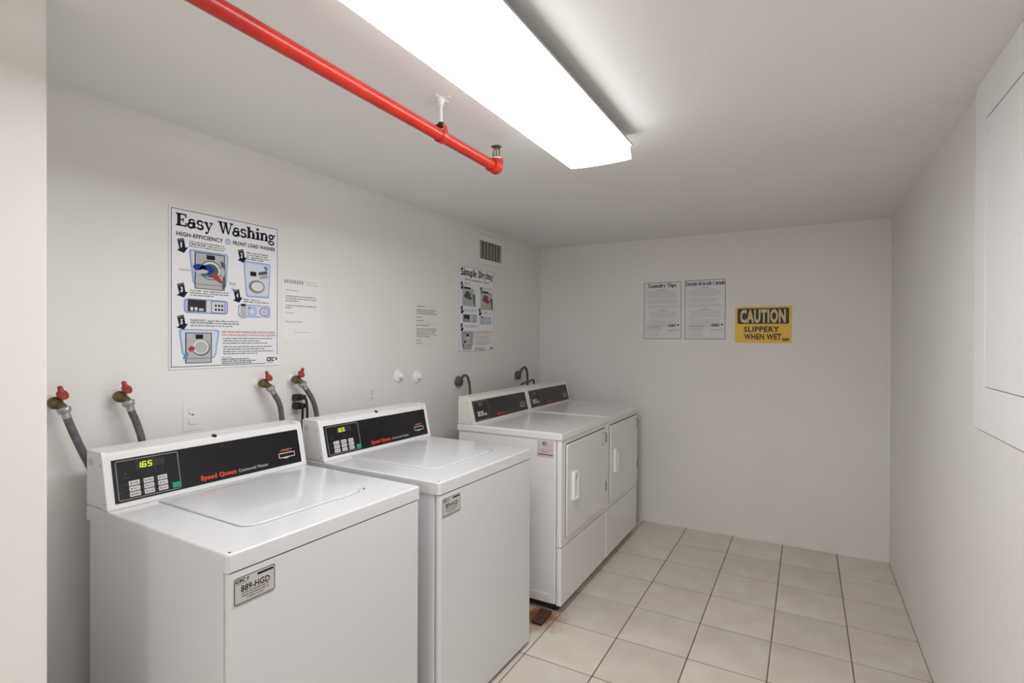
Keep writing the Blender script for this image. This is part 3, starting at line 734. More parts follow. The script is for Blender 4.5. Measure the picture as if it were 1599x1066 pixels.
for sg in (-1, 1):
    fr.tube([(sg * 0.011, 0.008, 0.038), (sg * 0.0135, 0.008, 0.052), (sg * 0.012, 0.008, 0.066), (sg * 0.004, 0.008, 0.078)], 0.0028, BRONZE, n=8, sub=5)
fr.lathe([(0.012, 0.038), (0.012, 0.044), (0.005, 0.046)], BRONZE, (0, 0.008, 0), (0, 0, 1), 14)
fr.tube([(0, 0.008, 0.044), (0, 0.008, 0.08)], 0.0024, BRONZE, n=8)
fr.build('sprinkler_frame', pipe)
MB().lathe([(0.010, 0.077), (0.0205, 0.079), (0.0205, 0.081), (0.004, 0.083)], BRONZE, (0, 0.008, 0), (0, 0, 1), 20).build('deflector', pipe)

hy = 1.388; hx = p0.x + (p1.x - p0.x) * (hy - p0.y) / (p1.y - p0.y)
hang = empty('pipe_hanger', (hx, hy, ZC)); tag(hang, 'white threaded rod hanger with a red clevis holding the pipe', 'hanger')
fl = MB(); fl.box(-0.034, 0.034, -0.008, 0.008, -0.0045, 0, WALL, 0.0015); fl.box(-0.008, 0.008, -0.034, 0.034, -0.0045, 0, WALL, 0.0015)
fl.lathe([(0.015, 0), (0.013, -0.008), (0.009, -0.018), (0.0085, -0.026)][::-1], TRIM, (0, 0, 0), (0, 0, 1), 16)
fl.build('flange', hang)
MB().tube([(0, 0, -0.02), (0, 0, -0.084)], 0.0055, TRIM, n=12, curve=False).build('rod', hang)
MB().lathe([(0.010, -0.094), (0.010, -0.080), (0.006, -0.078)], DARKMETAL, (0, 0, 0), (0, 0, 1), 6).build('nut', hang)
zz = PZ - ZC
st = MB(); W_ = 0.011
O = [(0.022 * math.cos(R(a)), zz + 0.022 * math.sin(R(a))) for a in range(160, 381, 20)]
path = [(-0.007, -0.086), (-0.014, -0.09)] + O + [(0.014, -0.09), (0.007, -0.086)]
for i in range(len(path) - 1):
    (x0, z0), (x1, z1) = path[i], path[i + 1]
    dx, dz = x1 - x0, z1 - z0; ln = math.hypot(dx, dz); nx, nz = -dz / ln * 0.0012, dx / ln * 0.0012
    V = [(x0 + nx, -W_, z0 + nz), (x1 + nx, -W_, z1 + nz), (x1 - nx, -W_, z1 - nz), (x0 - nx, -W_, z0 - nz)]
    st.add(V + [(x, W_, z) for x, _, z in V], [(0, 1, 2, 3), (7, 6, 5, 4), (0, 4, 5, 1), (1, 5, 6, 2), (2, 6, 7, 3), (3, 7, 4, 0)], REDPAINT)
st.build('clevis_strap', hang, smooth=False)

# ================================================================== WALL PANEL on the right, VENT
cab = empty('wall_cabinet', (XR, 1.60, 1.163)); tag(cab, 'white wooden wall cabinet with a flush door on the right wall', 'cabinet')
cy0, cy1, ch = -0.62, 0.545, ZC - 1.163
T = 0.014
f = MB()
f.box(-T, 0, cy1 - 0.108, cy1, 0, ch, TRIM, 0.0012); f.box(-T, 0, cy0, cy0 + 0.108, 0, ch, TRIM, 0.0012)
f.box(-T, 0, cy0 + .1075, cy1 - .1075, 0, 0.129, TRIM, 0.0012); f.box(-T, 0, cy0 + .1075, cy1 - .1075, ch - 0.126, ch, TRIM, 0.0012)
f.build('face_frame', cab, angle=20)
MB().box(-0.004, 0, cy0 + .10, cy1 - .10, 0.12, ch - 0.12, SEAM).build('door_gap', cab, smooth=False)
dm = (cy0 + cy1) / 2
for (a, b_) in ((cy0 + .1095, dm - .001), (dm + .001, cy1 - .1095)):
    MB().box(-T + 0.0015, -0.002, a, b_, 0.1315, ch - 0.1295, TRIM, 0.001).build('cabinet_door', cab)

vent = empty('wall_vent', (XL, 3.30, 2.066)); tag(vent, 'small white wall vent with grey vertical slats high beside the drying poster', 'vent')
v = MB(); a, b_, c, d = -0.150, 0.152, -0.066, 0.064
A, B_, C_, D_ = -0.198, 0.218, -0.105, 0.112
v.box(0, 0.008, A, a, C_, D_, WALL, 0.002); v.box(0, 0.008, b_, B_, C_, D_, WALL, 0.002)
v.box(0, 0.008, a - .002, b_ + .002, C_, c, WALL, 0.002); v.box(0, 0.008, a - .002, b_ + .002, d, D_, WALL, 0.002)
v.build('vent_frame', vent)
MB().box(0, 0.001, a, b_, c, d, mat('vent_dark', (0.12, 0.118, 0.10), 0.8)).build('vent_back', vent, smooth=False)
slat = None
for i in range(7):
    y = a + 0.021 + i * 0.0435
    if slat is None:
        s = MB(); s.prism([(0.0065, -0.015), (0.0045, -0.0165), (0.001, 0.0145), (0.003, 0.016)], 'z', c, d, GREYSLAT); o = s.build('slat', vent, smooth=False); slat = o.data
    else: o = link('slat', slat, vent)
    o.location.y = y

# ================================================================== POSTERS AND NOTICES
XW = XL + 0.001
def sheet(name, label, cat, y0, y1, z0, z1, th, m, wallside='L', r=0.0):
    """thin sheet on the left wall (spans y) or the end wall (spans x); root sits at the sheet's centre"""
    w, h = y1 - y0, z1 - z0
    mb_ = MB()
    pts = rrect(-w / 2, w / 2, -h / 2, h / 2, r, 4) if r else [(-w / 2, -h / 2), (w / 2, -h / 2), (w / 2, h / 2), (-w / 2, h / 2)]
    if wallside == 'L':
        mb_.prism(pts, 'x', 0, th, m); o = mb_.build(name); o.location = (XL + 0.0006, (y0 + y1) / 2, (z0 + z1) / 2)
        P_ = lambda lift=0.00035: Print((th, -w / 2, -h / 2), (0, 1, 0), (0, 0, 1), (1, 0, 0), lift)
    else:
        mb_.prism(pts, 'y', -th, 0, m); o = mb_.build(name); o.location = ((y0 + y1) / 2, YB - 0.0006, (z0 + z1) / 2)
        P_ = lambda lift=0.00035: Print((-w / 2, -th, -h / 2), (1, 0, 0), (0, 0, 1), (0, -1, 0), lift)
    tag(o, label, cat)
    return o, P_, w, h

def machine_picture(p, X, Y, x0, x1, y0, y1, panel=True, grey=PRGREY):
    """small printed drawing of a front loader"""
    p.rect(X(x0), X(x1), Y(y1), Y(y0), PRDARK, 3); e = .008
    p.rect(X(x0 + e), X(x1 - e), Y(y1 - e * .6), Y(y0 + e * .6), grey, 4)
    p.rect(X(x0 + (x1 - x0) * .38), X(x0 + (x1 - x0) * .66), Y(y0 + .04), Y(y0 + .012), INK, 5)
    p.rect(X(x0 + e), X(x1 - e), Y(y0 + .052), Y(y0 + .050), LIGHTINK, 5)
    p.rect(X(x0 + e), X(x1 - e), Y(y1 - .028), Y(y1 - .031), PRDARK, 5)

def instruction_poster(name, label, y0, y1, z0, z1, title, sub, washing):
    o, P_, w, h = sheet(name, label, 'poster', y0, y1, z0, z1, 0.003, PLASTIC_SHEET)
    X = lambda a: a * w
    Y = lambda b: h * (1 - b)
    q = random.Random(11)
    p = P_(); b0 = .014
    bw_ = .0022 if washing else .0016
    p.rect(X(b0), X(1 - b0), Y(b0) - bw_, Y(b0), INK); p.rect(X(b0), X(b0) + bw_, Y(1 - b0), Y(b0), INK)
    p.rect(X(1 - b0) - bw_, X(1 - b0), Y(.925), Y(b0), INK); p.rect(X(b0), X(.86), Y(1 - b0), Y(1 - b0) + bw_, INK)
    p.build('border', o)
    p = P_(); p.slab(title, X(.052 if washing else .065), X(.958 if washing else .95), Y(.118 if washing else .115), h * .078, NAVY); p.build('title', o)
    p = P_()
    if washing:
        p.text('HIGH-EFFICIENCY', X(.055), Y(.178), h * .024, INK, x1=X(.445), bold=.03)
        p.disc(X(.49), Y(.166), w * .028, w * .028, BLUE2); p.text('he', X(.474), Y(.174), h * .014, PLASTIC_SHEET, x1=X(.508), k=2)
        p.text('FRONT LOAD WASHER', X(.535), Y(.178), h * .024, INK, x1=X(.96), bold=.03)
    else:
        p.scribble(X(.17), X(.34), Y(.165), h * .014, GREYINK, q); p.scribble(X(.36), X(.66), Y(.168), h * .013, GREYINK, q); p.scribble(X(.69), X(.86), Y(.168), h * .013, GREYINK, q)
    p.build('subtitle', o)
    # numbered arrow tags
    def arrow(x, y, num, sc=1.0):
        p = P_()
        T_ = lambda a, b: (X(x) + (a * .070 + b * .022) * w * sc, Y(y) - (b * .088 - a * .016) * h * sc)
        p.poly([T_(-.35, 0), T_(.40, 0), T_(.40, .66), T_(.72, .66), T_(.12, 1.0), T_(-.62, .72), T_(-.30, .66)], NAVY)
        p.poly([T_(-.33, .02), T_(.38, .02), T_(.38, .16), T_(-.33, .16)], PRDARK, 2)
        c = T_(-.12, .62)
        p.text(num, c[0] - .004 * w, c[1] + .004 * h, h * .030 * sc, PRWHITE, x1=(c[0] + .016 * w * sc) if num != '1' else c[0] + .009 * w, bold=.05, k=3)
        p.build('number_arrow', o)
    arrow(.085, .195, '1'); arrow(.605, .205 if washing else .225, '2'); arrow(.085, .470, '3'); arrow(.565, .480, '4'); arrow(.085, .668, '5')
    def block(rows, ink=GREYINK, hh=.0085):
        p = P_()
        for (a, b, y) in rows: p.scribble(X(a), X(b), Y(y), h * hh, ink, q)
        p.build('small_print', o)
    # ---- picture 1
    def blue(pts, k=1):
        p_.poly([(X(a), Y(b)) for a, b in pts], BLUE1, 1)
        cx = sum(a for a, _ in pts) / len(pts); cy = sum(b for _, b in pts) / len(pts)
        s2 = lambda f: [(X(cx + (a - cx) * f), Y(cy + (b - cy) * f)) for a, b in pts]
        p_.poly(s2(.965), BLUE2, 2); p_.poly(s2(.90), BLUE3 if washing else PRGREY, 3)
    if washing:
        p = P_(); p.text('LOAD', X(.155), Y(.208), h * .010, INK, x1=X(.20), bold=.02); p.scribble(X(.21), X(.46), Y(.208), h * .008, GREYINK, q)
        p.scribble(X(.155), X(.30), Y(.222), h * .009, INK, q); p.scribble(X(.31), X(.47), Y(.222), h * .008, GREYINK, q); p.scribble(X(.155), X(.46), Y(.236), h * .008, GREYINK, q); p.build('small_print', o)
        p_ = P_(); blue([(.155, .262), (.17, .252), (.475, .252), (.492, .264), (.480, .43), (.470, .47), (.20, .47), (.185, .45)])
        p = p_; machine_picture(p, X, Y, .20, .46, .262, .495)
        p.disc(X(.335), Y(.37), .092 * w, .062 * h, PRDARK, 6); p.disc(X(.335), Y(.37), .083 * w, .055 * h, PRWHITE, 7); p.disc(X(.335), Y(.374), .066 * w, .045 * h, PRDARK, 8)
        p.disc(X(.24), Y(.358), .055 * w, .020 * h, CLOTH, 9); p.disc(X(.30), Y(.368), .062 * w, .030 * h, CLOTH, 9); p.disc(X(.28), Y(.40), .030 * w, .018 * h, TEAL, 9)
        p.poly([(X(.20), Y(.385)), (X(.27), Y(.368)), (X(.315), Y(.378)), (X(.30), Y(.392)), (X(.22), Y(.40))], SKIN, 10)
        p.rect(X(.075), X(.21), Y(.388), Y(.380), SKIN, 6)
        p.poly([(X(.345), Y(.395)), (X(.385), Y(.388)), (X(.41), Y(.415)), (X(.445), Y(.445)), (X(.42), Y(.448)), (X(.35), Y(.415))], REDINK, 10)
        p.poly([(X(.42), Y(.30)), (X(.462), Y(.32)), (X(.465), Y(.47)), (X(.435), Y(.492)), (X(.44), Y(.40))], PRDARK, 8); p.disc(X(.435), Y(.375), .022 * w, .032 * h, PRGREY, 9)
        p.build('illustration', o)
        p = P_(); p.text('POD', X(.505), Y(.452), h * .017, TEAL, x1=X(.565), bold=.01); p.disc(X(.535), Y(.478), .022 * w, .014 * h, BLUE3); p.disc(X(.54), Y(.482), .010 * w, .007 * h, BLUE1, 2); p.build('pod_mark', o)
        block([(.665, .72, .222), (.73, .90, .222), (.665, .88, .237), (.665, .70, .252), (.71, .90, .252), (.665, .85, .266)])
        p_ = P_(); blue([(.635, .285), (.65, .277), (.895, .277), (.91, .29), (.895, .51), (.885, .522), (.675, .522), (.66, .51)]); p = p_
        p.rect(X(.70), X(.76), Y(.375), Y(.345), INK, 5); p.poly([(X(.78), Y(.345)), (X(.87), Y(.328)), (X(.875), Y(.352)), (X(.785), Y(.366))], PRDARK, 5); p.poly([(X(.79), Y(.372)), (X(.88), Y(.356)), (X(.882), Y(.378)), (X(.80), Y(.392))], LIGHTINK, 5)
        p.disc(X(.765), Y(.448), .083 * w, .048 * h, LIGHTINK, 5); p.disc(X(.765), Y(.446), .070 * w, .038 * h, PRDARK, 6); p.disc(X(.770), Y(.446), .062 * w, .033 * h, PRWHITE, 7)
        p.poly([(X(.835), Y(.30)), (X(.865), Y(.295)), (X(.885), Y(.315)), (X(.862), Y(.328)), (X(.845), Y(.32))], BLUE1, 6); p.build('illustration', o)
        block([(.165, .26, .512), (.27, .50, .512), (.165, .31, .527), (.32, .50, .527), (.165, .37, .541)])
        block([(.635, .70, .545), (.71, .80, .545), (.635, .74, .560), (.75, .90, .560)])
    else:
        block([(.16, .30, .205), (.16, .34, .222)], LIGHTINK); block([(.655, .80, .235), (.81, .95, .235), (.655, .92, .252)], LIGHTINK)
        for (x0, cl, mm) in ((.10, PRDARK, TEAL), (.60, REDINK, PRDARK)):
            p = P_(); dy = 0 if x0 < .5 else .02
            p.rect(X(x0), X(x0 + .33), Y(.47 + dy), Y(.255 + dy), BLUE3 if x0 < .5 else MINT, 1); p.rect(X(x0 + .015), X(x0 + .30), Y(.46 + dy), Y(.262 + dy), PRGREY, 2)
            p.rect(X(x0 + .05), X(x0 + .22), Y(.268 + dy), Y(.248 + dy), INK, 3); p.disc(X(x0 + .15), Y(.345 + dy), .095 * w, .052 * h, LIGHTINK, 3); p.disc(X(x0 + .14), Y(.330 + dy), .065 * w, .036 * h, PRDARK, 4)
            p.disc(X(x0 + .12), Y(.352 + dy), .075 * w, .024 * h, cl, 5); p.disc(X(x0 + .20), Y(.372 + dy), .05 * w, .018 * h, cl, 5)
            p.poly([(X(x0 + .27), Y(.33 + dy)), (X(x0 + .335), Y(.32 + dy)), (X(x0 + .345), Y(.47 + dy)), (X(x0 + .31), Y(.46 + dy))], mm, 6); p.build('illustration', o)
        block([(.16, .50, .510), (.16, .44, .527)], LIGHTINK); block([(.64, .80, .520), (.64, .92, .538)], LIGHTINK)
    # ---- pictures 3 and 4: control panels
    p = P_(); p.rr(X(.115), X(.49), Y(.650), Y(.560), .014 * w * 2, BLUE1, 1); p.rr(X(.122), X(.483), Y(.645), Y(.565), .013 * w * 2, BLUE2, 2)
    p.rect(X(.145), X(.295), Y(.640), Y(.565), SIGNBLK, 3)
    for i in range(2): p.rect(X(.165 + .035 * i), X(.188 + .035 * i), Y(.634), Y(.612), PRWHITE, 4)
    p.rect(X(.235), X(.275), Y(.634), Y(.618), SKIN, 4)
    p.rect(X(.305), X(.335), Y(.642), Y(.568), BLUE3, 3); p.rect(X(.34), X(.46), Y(.643), Y(.568), PRWHITE, 3); p.frame(X(.34), X(.46), Y(.643), Y(.568), .0016, INK, 4)
    for i in range(3):
        for j in range(2): p.rect(X(.372 + .028 * i), X(.388 + .028 * i), Y(.603 + .026 * j), Y(.588 + .026 * j), INK, 5)
    p.build('illustration', o)
    p = P_(); p.rr(X(.585), X(.905), Y(.662), Y(.576), .026 * w, BLUE1, 1); p.rr(X(.592), X(.898), Y(.657), Y(.581), .024 * w, BLUE3, 2)
    p.rect(X(.61), X(.66), Y(.672), Y(.572), PRGREY, 3); p.rect(X(.612), X(.655), Y(.588), Y(.572), INK, 4)
    p.rect(X(.675), X(.765), Y(.652), Y(.588), BLUE2, 3); p.disc(X(.72), Y(.62), .022 * w, .018 * h, PRWHITE, 4); p.rect(X(.685), X(.70), Y(.60), Y(.592), NAVY, 4)
    p.disc(X(.835), Y(.62), .066 * w, .042 * h, PRWHITE, 3); p.arc(X(.845), Y(.62), .046 * w, .030 * h, 0, 360, .010 * w, BLUE1, 4); p.disc(X(.845), Y(.62), .022 * w, .016 * h, BLUE2, 5)
    p.build('illustration', o)
    # ---- step 5 and safety text
    if washing:
        p = P_(); p.text('PLEASE WAIT !', X(.168), Y(.700), h * .012, INK, x1=X(.30), bold=.02); p.text('POR FAVOR ESPERE', X(.168), Y(.716), h * .012, INK, x1=X(.36), bold=.02)
        p.scribble(X(.315), X(.59), Y(.700), h * .008, GREYINK, q); p.scribble(X(.37), X(.60), Y(.716), h * .008, GREYINK, q); p.scribble(X(.168), X(.54), Y(.732), h * .008, GREYINK, q); p.build('small_print', o)
    else: block([(.16, .46, .690), (.47, .56, .690), (.16, .50, .706)], LIGHTINK)
    p_ = P_(); blue([(.075, .765), (.09, .752), (.395, .752), (.412, .765), (.385, .91), (.37, .935), (.12, .92), (.10, .90)]); p = p_
    machine_picture(p, X, Y, .125, .345, .772, .965)
    p.disc(X(.255), Y(.868), .075 * w, .050 * h, PRDARK, 6); p.disc(X(.25), Y(.864), .069 * w, .046 * h, PRWHITE, 7); p.disc(X(.252), Y(.866), .052 * w, .036 * h, PRGREY, 8)
    p.poly([(X(.145), Y(.875)), (X(.165), Y(.858)), (X(.20), Y(.862)), (X(.195), Y(.882)), (X(.165), Y(.892))], REDINK if washing else INK, 9)
    p.poly([(X(.105), Y(.93)), (X(.135), Y(.895)), (X(.15), Y(.90)), (X(.135), Y(.945))], BLUE1 if washing else PRDARK, 9); p.build('illustration', o)
    p = P_()
    if washing:
        p.text('FOR YOUR SAFETY PLEASE AVOID THE FOLLOWING', X(.435), Y(.772), h * .0135, REDINK, x1=X(.955), bold=.02)
        p.text('POR SU PROPIA SEGURIDAD, POR FAVOR EVITE LO SIGUIENTE', X(.435), Y(.792), h * .0125, REDINK, x1=X(.97), bold=.015)
    else:
        p.scribble(X(.45), X(.95), Y(.762), h * .014, PINKINK, q); p.scribble(X(.45), X(.90), Y(.782), h * .009, PINKINK, q)
    p.build('safety_heading', o)
    s_ = GREYINK if washing else LIGHTINK
    block([(.445, .93, .812), (.445, .80, .828), (.445, .88, .844), (.445, .93, .868), (.445, .85, .884), (.445, .95, .900), (.445, .78, .914)], s_, .0078)
    p = P_()
    if washing: p.text('For service:', X(.435), Y(.938), h * .010, INK, x1=X(.525))
    p.scribble(X(.435), X(.70), Y(.950), h * .0075, INK if washing else GREYINK, q); p.scribble(X(.435), X(.76), Y(.963), h * .0075, INK if washing else GREYINK, q); p.scribble(X(.435), X(.72), Y(.976), h * .0075, INK if washing else GREYINK, q); p.build('service_text', o)
    p = P_(); p.text('CSC', X(.870), Y(.968), h * .026, INK, x1=X(.955), bold=.06, shear=.25)
    p.poly([(X(.963), Y(.956)), (X(.973), Y(.942)), (X(.985), Y(.950)), (X(.975), Y(.968))], INK); p.scribble(X(.872), X(.94), Y(.982), h * .006, GREYINK, q); p.build('logo', o)
    return o
instruction_poster('washing_poster', 'large Easy Washing instruction poster with blue pictures above the nearest washer', 1.066, 1.523, 1.311, 1.914, 'Easy Washing', '', True)
instruction_poster('drying_poster', 'Simple Drying instruction poster on the wall below the vent', 2.888, 3.354, 1.333, 1.929, 'Simple Drying', '', False)

# letter to residents, faint
o, P_, w, h = sheet('paper_notice', 'plain white typed letter taped beside the large washing poster', 'notice', 1.543, 1.754, 1.425, 1.707, 0.0006, PAPER)
q = random.Random(21); X = lambda a: a * w; Y = lambda b: h * (1 - b)
p = P_()
for i in range(8): p.rect(X(.05 + i * .062), X(.05 + i * .062 + .040), Y(.115), Y(.055), LIGHTINK)
p.scribble(X(.56), X(.90), Y(.075), h * .015, FAINT, q); p.scribble(X(.60), X(.95), Y(.12), h * .015, FAINT, q); p.build('letterhead', o)
p = P_(); p.text('Dear Residents,', X(.08), Y(.232), h * .020, GREYINK, x1=X(.40))
for (a, b_, y) in ((.08, .86, .325), (.08, .90, .362), (.08, .44, .399), (.08, .88, .475), (.08, .24, .512)): p.scribble(X(a), X(b_), Y(y), h * .017, GREYINK, q)
p.text('Thank you,', X(.08), Y(.59), h * .020, GREYINK, x1=X(.29)); p.text('Management Office', X(.08), Y(.735), h * .022, GREYINK, x1=X(.50))
p.scribble(X(.3), X(.72), Y(.90), h * .010, FAINT, q); p.build('typed_lines', o)
# second notice
o, P_, w, h = sheet('paper_notice', 'off-white typed notice in short paragraphs hanging left of the drying poster', 'notice', 2.446, 2.675, 1.372, 1.647, 0.0006, PAPER2)
X = lambda a: a * w; Y = lambda b: h * (1 - b)
p = P_()
for (a, b_, y) in ((.08, .44, .085), (.08, .90, .165), (.08, .84, .205), (.08, .94, .245), (.08, .32, .325), (.08, .36, .395), (.08, .62, .500), (.08, .96, .580), (.08, .92, .622), (.08, .82, .664), (.08, .90, .706), (.08, .66, .748), (.08, .28, .825), (.08, .34, .890)):
    p.scribble(X(a), X(b_), Y(y + .012), h * .020, GREYINK, q)
p.rect(X(.08), X(.98), Y(.452), Y(.446), LIGHTINK); p.build('typed_lines', o)

def tips(name, label, x0, x1, z0, z1, title, seed, t0, t1, th):
    o, P_, w, h = sheet(name, label, 'poster', x0, x1, z0, z1, 0.002, TIPSHEET, 'B')
    X = lambda a: a * w; Y = lambda b: h * (1 - b); q = random.Random(seed)
    p = P_(); p.frame(X(.012), X(.988), Y(.992), Y(.008), .0032, PRDARK); p.build('border', o)
    p = P_(); p.slab(title, X(t0), X(t1), Y(.095), h * th, NAVY); p.build('title', o)
    p = P_(); y = .135
    for i in range(34):
        if .135 + i * .0195 > .78: break
        y = .14 + i * .0195
        if i in (0, 18): p.scribble(X(.40), X(.60), Y(y), h * .009, REDINK if seed % 2 else GREYINK, q)
        elif i in (1, 19): p.scribble(X(.30), X(.70), Y(y), h * .009, PINKINK, q)
        elif i in (8, 13, 17, 26): continue
        else:
            d_ = q.uniform(.02, .16); p.scribble(X(.05 + d_), X(.95 - d_), Y(y), h * .0065, LIGHTINK, q)
    p.build('body_text', o)
    p = P_()
    for i, (a, b_) in enumerate(((.06, .50), (.10, .46), (.06, .50), (.14, .44), (.10, .46), (.16, .40), (.10, .46), (.18, .40))):
        p.scribble(X(a), X(b_), Y(.775 + i * .024), h * .0075, GREYINK if i < 3 else LIGHTINK, q)
    p.scribble(X(.64), X(.95), Y(.838), h * .008, GREYINK, q); p.scribble(X(.64), X(.82), Y(.856), h * .008, BLUE2 if seed % 2 else GREYINK, q); p.build('service_text', o)
    p = P_(); p.text('CSC', X(.66), Y(.775), h * .036, INK, x1=X(.86), bold=.06, shear=.2); p.poly([(X(.885), Y(.755)), (X(.91), Y(.735)), (X(.94), Y(.745)), (X(.915), Y(.772))], INK); p.build('logo', o)
    return o
tips('tips_poster', 'grey-framed Laundry Tips sheet in English on the end wall', -1.122, -0.831, 1.429, 1.874, 'Laundry Tips', 4, .13, .86, .062)
tips('tips_poster', 'grey-framed Spanish laundry tips sheet next to the yellow sign', -0.811, -0.517, 1.429, 1.878, 'Consejos de lavado y secado', 5, .03, .97, .062)

o, P_, w, h = sheet('caution_sign', 'yellow and black caution sign reading slippery when wet', 'sign', -0.454, -0.091, 1.408, 1.665, 0.003, YELLOW, 'B', r=0.006)
X = lambda a: a * w; Y = lambda b: h * (1 - b)
p = P_(); p.rr(X(.045), X(.955), Y(.475), Y(.045), .008, SIGNBLK); p.build('header_panel', o)
p = P_(); p.layer = 2; p.text('CAUTION', X(.095), Y(.425), h * .335, SIGNCREAM, x1=X(.90), bold=.045); p.build('header_lettering', o)
p = P_(); p.text('SLIPPERY', X(.16), Y(.695), h * .145, SIGNBLK, x1=X(.79), bold=.035); p.text('WHEN WET', X(.165), Y(.905), h * .155, SIGNBLK, x1=X(.825), bold=.035); p.build('message_lettering', o)
q = random.Random(2)
p = P_(); p.rect(X(.84), X(.955), Y(.945), Y(.865), mat('sign_mark', (0.30, 0.16, 0.03), 0.5)); p.scribble(X(.85), X(.945), Y(.925), h * .03, SIGNBLK, q, 2); p.build('maker_mark', o)

# ================================================================== WATER VALVES AND HOSES
def valve(y, z, label, tilt, d):
    """hose bib: escutcheon, brass body, red handle, steel coupling; root on the wall"""
    t = empty('water_valve', (XL, y, z)); tag(t, label, 'valve', 'water valves on the left wall'); K = 0.84; t.scale = (K, K, K)
    MB().lathe([(0.028, 0.0), (0.027, 0.005), (0.016, 0.014), (0.011, 0.016)], WALL, (0, 0, 0), (1, 0, 0), 22).build('escutcheon', t)
    b = MB().lathe([(0.010, 0.008), (0.010, 0.024), (0.020, 0.028), (0.023, 0.040), (0.022, 0.052), (0.014, 0.060)], BRASS, (0, 0, 0), (1, 0, 0), 18)
    b.tube([(0.046, 0.004, 0.0), (0.062, 0.012, -0.012), (0.070, 0.018, -0.024)], 0.014, BRASS, n=14, sub=5)
    b.tube([(0.044, 0.004, 0.004), (0.058, 0.012, 0.022)], 0.009, BRASS, n=12)
    b.build('valve_body', t)
    h = MB(); c = Vector((0.062, 0.014, 0.028)); ax = Vector((0.75, 0.25, 0.6))
    h.lathe([(0.010, -0.006), (0.019, -0.003), (0.021, 0.003), (0.016, 0.010), (0.006, 0.012)], REDKNOB, c, ax, 18)
    nub = c + Vector((-0.006, math.sin(R(tilt)) * 0.026, 0.026))
    h.tube([c, (c + nub) / 2, nub], lambda s_: 0.011 - 0.003 * s_, REDKNOB, n=12, sub=4); h.sphere(nub, 0.0085, REDKNOB)
    h.build('handle', t)
    d = Vector(d).normalized(); s0 = Vector((0.066, 0.016, -0.018))
    MB().lathe([(0.016, -0.004), (0.0215, 0.0), (0.0225, 0.008), (0.0195, 0.012), (0.0215, 0.015), (0.018, 0.020)], STEEL, s0, d, 20).build('coupling', t)
    MB().lathe([(0.0135, 0.016), (0.0140, 0.020), (0.0140, 0.040), (0.0125, 0.042)], STEEL, s0, d, 16).build('ferrule', t)
    return Vector((XL, y, z)) + (s0 + d * 0.034) * K, d
def hose(start, d, pts, label):
    P_ = [start, start + d * 0.012] + [Vector(p) for p in pts]
    h = MB().tube([p - start for p in P_], 0.0112, HOSE, n=14, sub=8)
    o = h.build('water_hose'); o.location = start; tag(o, label, 'hose', 'grey hoses from valves to washers')

s, d = valve(0.721, 1.229, 'brass water valve with red handle partly hidden by the wall corner', -10, (0.10, 0.24, -0.95))
hose(s, d, [(-1.968, 0.762, 1.120), (-1.966, 0.786, 1.055), (-1.964, 0.812, 0.990), (-1.965, 0.85, 0.90), (-1.975, 0.90, 0.80), (-1.985, 0.93, 0.66)], 'grey rubber hose curving down past the side of the nearest washer console, leftmost hose')
s, d = valve(0.895, 1.232, 'brass water valve with red handle, left of the large washing poster', -15, (0.10, 0.26, -0.95))
hose(s, d, [(-1.968, 0.932, 1.140), (-1.967, 0.948, 1.077), (-1.968, 0.958, 0.98), (-1.975, 0.96, 0.80), (-1.985, 0.96, 0.66)], 'grey rubber hose dropping behind the left part of the nearest washer console')
s, d = valve(1.427, 1.238, 'brass water valve with red handle just below the corner of the large washing poster', -15, (0.10, 0.50, -0.84))
hose(s, d, [(-1.968, 1.484, 1.144), (-1.967, 1.495, 1.071), (-1.968, 1.498, 0.97), (-1.975, 1.49, 0.80), (-1.985, 1.49, 0.66)], 'grey rubber hose dropping behind the right end of the nearest washer console')
s, d = valve(1.590, 1.243, 'brass water valve with red handle directly above the black plugs', 35, (0.10, 0.55, -0.80))
hose(s, d, [(-1.968, 1.660, 1.140), (-1.967, 1.680, 1.064), (-1.968, 1.686, 0.97), (-1.975, 1.68, 0.80), (-1.985, 1.68, 0.66)], 'grey rubber hose dropping behind the left end of the second washer console')

# ================================================================== OUTLETS, PLUGS, CAPS
def outlet(y, z, label, m, slots=True, screw=True):
    t = empty('wall_outlet', (XL, y, z)); tag(t, label, 'outlet')
    MB().box(0, 0.0022, -0.035, 0.035, -0.057, 0.057, m, 0.001).build('cover_plate', t)
    for zc in (0.0195, -0.0195):
        f = MB().prism([(0.017 * math.cos(R(a)), zc + max(-.0138, min(.0138, 0.0165 * math.sin(R(a))))) for a in range(0, 360, 15)], 'x', 0.002, 0.0058, m, r=0.0008)
        fc = f.build('socket', t)
        if slots:
            g = MB()
            for sy in (-0.006, 0.006): g.box(0.0055, 0.0061, sy - 0.0012, sy + 0.0012, zc - 0.001, zc + 0.007, SEAM)
            g.lathe([(0.0022, 0.0055), (0.0022, 0.0061)], SEAM, (0, 0, zc - 0.007), (1, 0, 0), 10)
            g.build('slots', fc, smooth=False)
    if screw: MB().lathe([(0.0030, 0.0010), (0.0030, 0.0052)], PANELGREY, (0, 0, 0.003), (1, 0, 0), 10).build('screw', t)
outlet(1.152, 1.135, 'painted-over wall outlet above the console of the nearest washer', WALL, slots=False)
outlet(2.094, 1.126, 'white wall outlet with empty slots above the second washer', WALL)
outlet(1.606, 1.142, 'wall outlet holding two black plugs', WALL)
outlet(3.672, 1.135, 'wall outlet above the far dryer console holding a grey plug', TRIM)
outlet(2.866, 1.128, 'wall outlet above the near dryer console holding a grey plug', WALL)

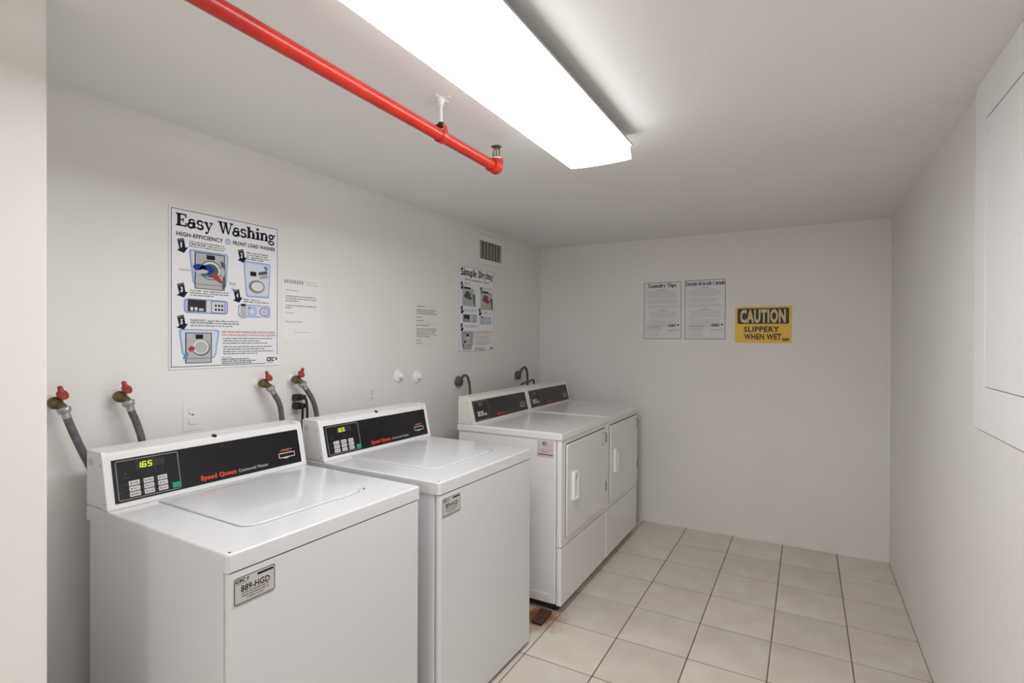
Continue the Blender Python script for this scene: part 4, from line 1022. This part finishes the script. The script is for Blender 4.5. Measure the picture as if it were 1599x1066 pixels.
def plug(y, z, label, m, pts, r, big):
    t = empty('power_plug', (XL + 0.006, y, z)); tag(t, label, 'plug')
    b = MB()
    if big:
        b.lathe([(0.012, 0.0), (0.031, 0.003), (0.034, 0.018), (0.031, 0.034), (0.012, 0.040)], m, (0, 0, 0), (1, 0.15, 0), 24)
    else:
        b.box(0.0, 0.034, -0.018, 0.018, -0.0145, 0.0145, m, 0.006, 3); b.box(0.020, 0.048, -0.004, 0.026, -0.011, 0.011, m, 0.007, 3)
    b.build('plug_body', t)
    o3 = Vector(t.location)
    MB().tube([Vector(p) - o3 for p in pts], r, m, n=12, sub=8).build('cord', t)
plug(1.606, 1.1615, 'black power plug in the upper socket below the fourth valve', RUBBER, [(-1.990, 1.612, 1.162), (-1.972, 1.620, 1.158), (-1.966, 1.624, 1.120), (-1.966, 1.625, 1.04), (-1.966, 1.622, 0.93), (-1.975, 1.618, 0.78)], 0.0052, False)
plug(1.606, 1.1225, 'black power plug in the lower socket below the fourth valve', RUBBER, [(-1.992, 1.608, 1.122), (-1.982, 1.612, 1.116), (-1.982, 1.612, 1.06), (-1.984, 1.610, 0.95), (-1.994, 1.606, 0.78)], 0.0052, False)
plug(2.872, 1.147, 'round grey plug with a looping cord above the near dryer console', GREYRUB, [(-1.990, 2.878, 1.165), (-1.976, 2.888, 1.186), (-1.966, 2.910, 1.178), (-1.962, 2.928, 1.130), (-1.960, 2.936, 1.060), (-1.962, 2.938, 0.95), (-1.97, 2.938, 0.80)], 0.0085, True)
plug(3.690, 1.140, 'grey plug with a cord arching up above the far dryer console', GREYRUB, [(-1.990, 3.696, 1.155), (-1.980, 3.705, 1.188), (-1.968, 3.730, 1.202), (-1.960, 3.752, 1.175), (-1.958, 3.758, 1.11), (-1.958, 3.758, 1.04), (-1.965, 3.755, 0.90), (-1.97, 3.755, 0.80)], 0.0095, True)
c = MB().tube([(0, 0, 0), (0, .06, .010), (0, .13, .014), (-.006, .19, .020), (-.02, .24, .0), (-.02, .26, -.10)], 0.0075, GREYRUB, n=12, sub=6)
o = c.build('loose_cable'); o.location = (-1.80, 3.36, 1.100); tag(o, 'dark cable lying over the back of the dryer consoles', 'cable')

def pipe_cap(y, z, label):
    t = empty('round_cover', (XL, y, z)); tag(t, label, 'cover', 'round covers on the left wall')
    MB().lathe([(0.038, 0.0), (0.038, 0.004), (0.034, 0.008), (0.018, 0.012), (0.017, 0.012)], TRIM, (0, 0, 0), (1, 0, 0), 28).build('flange', t)
    MB().lathe([(0.014, 0.011), (0.014, 0.026), (0.011, 0.030), (0.004, 0.031)], TRIM, (0, 0, 0), (1, 0, 0), 18).build('stub', t)
pipe_cap(2.308, 1.216, 'round white cover plate on the wall, the one nearer the large washing poster')
pipe_cap(2.472, 1.202, 'round white cover plate on the wall, the one nearer the dryers')
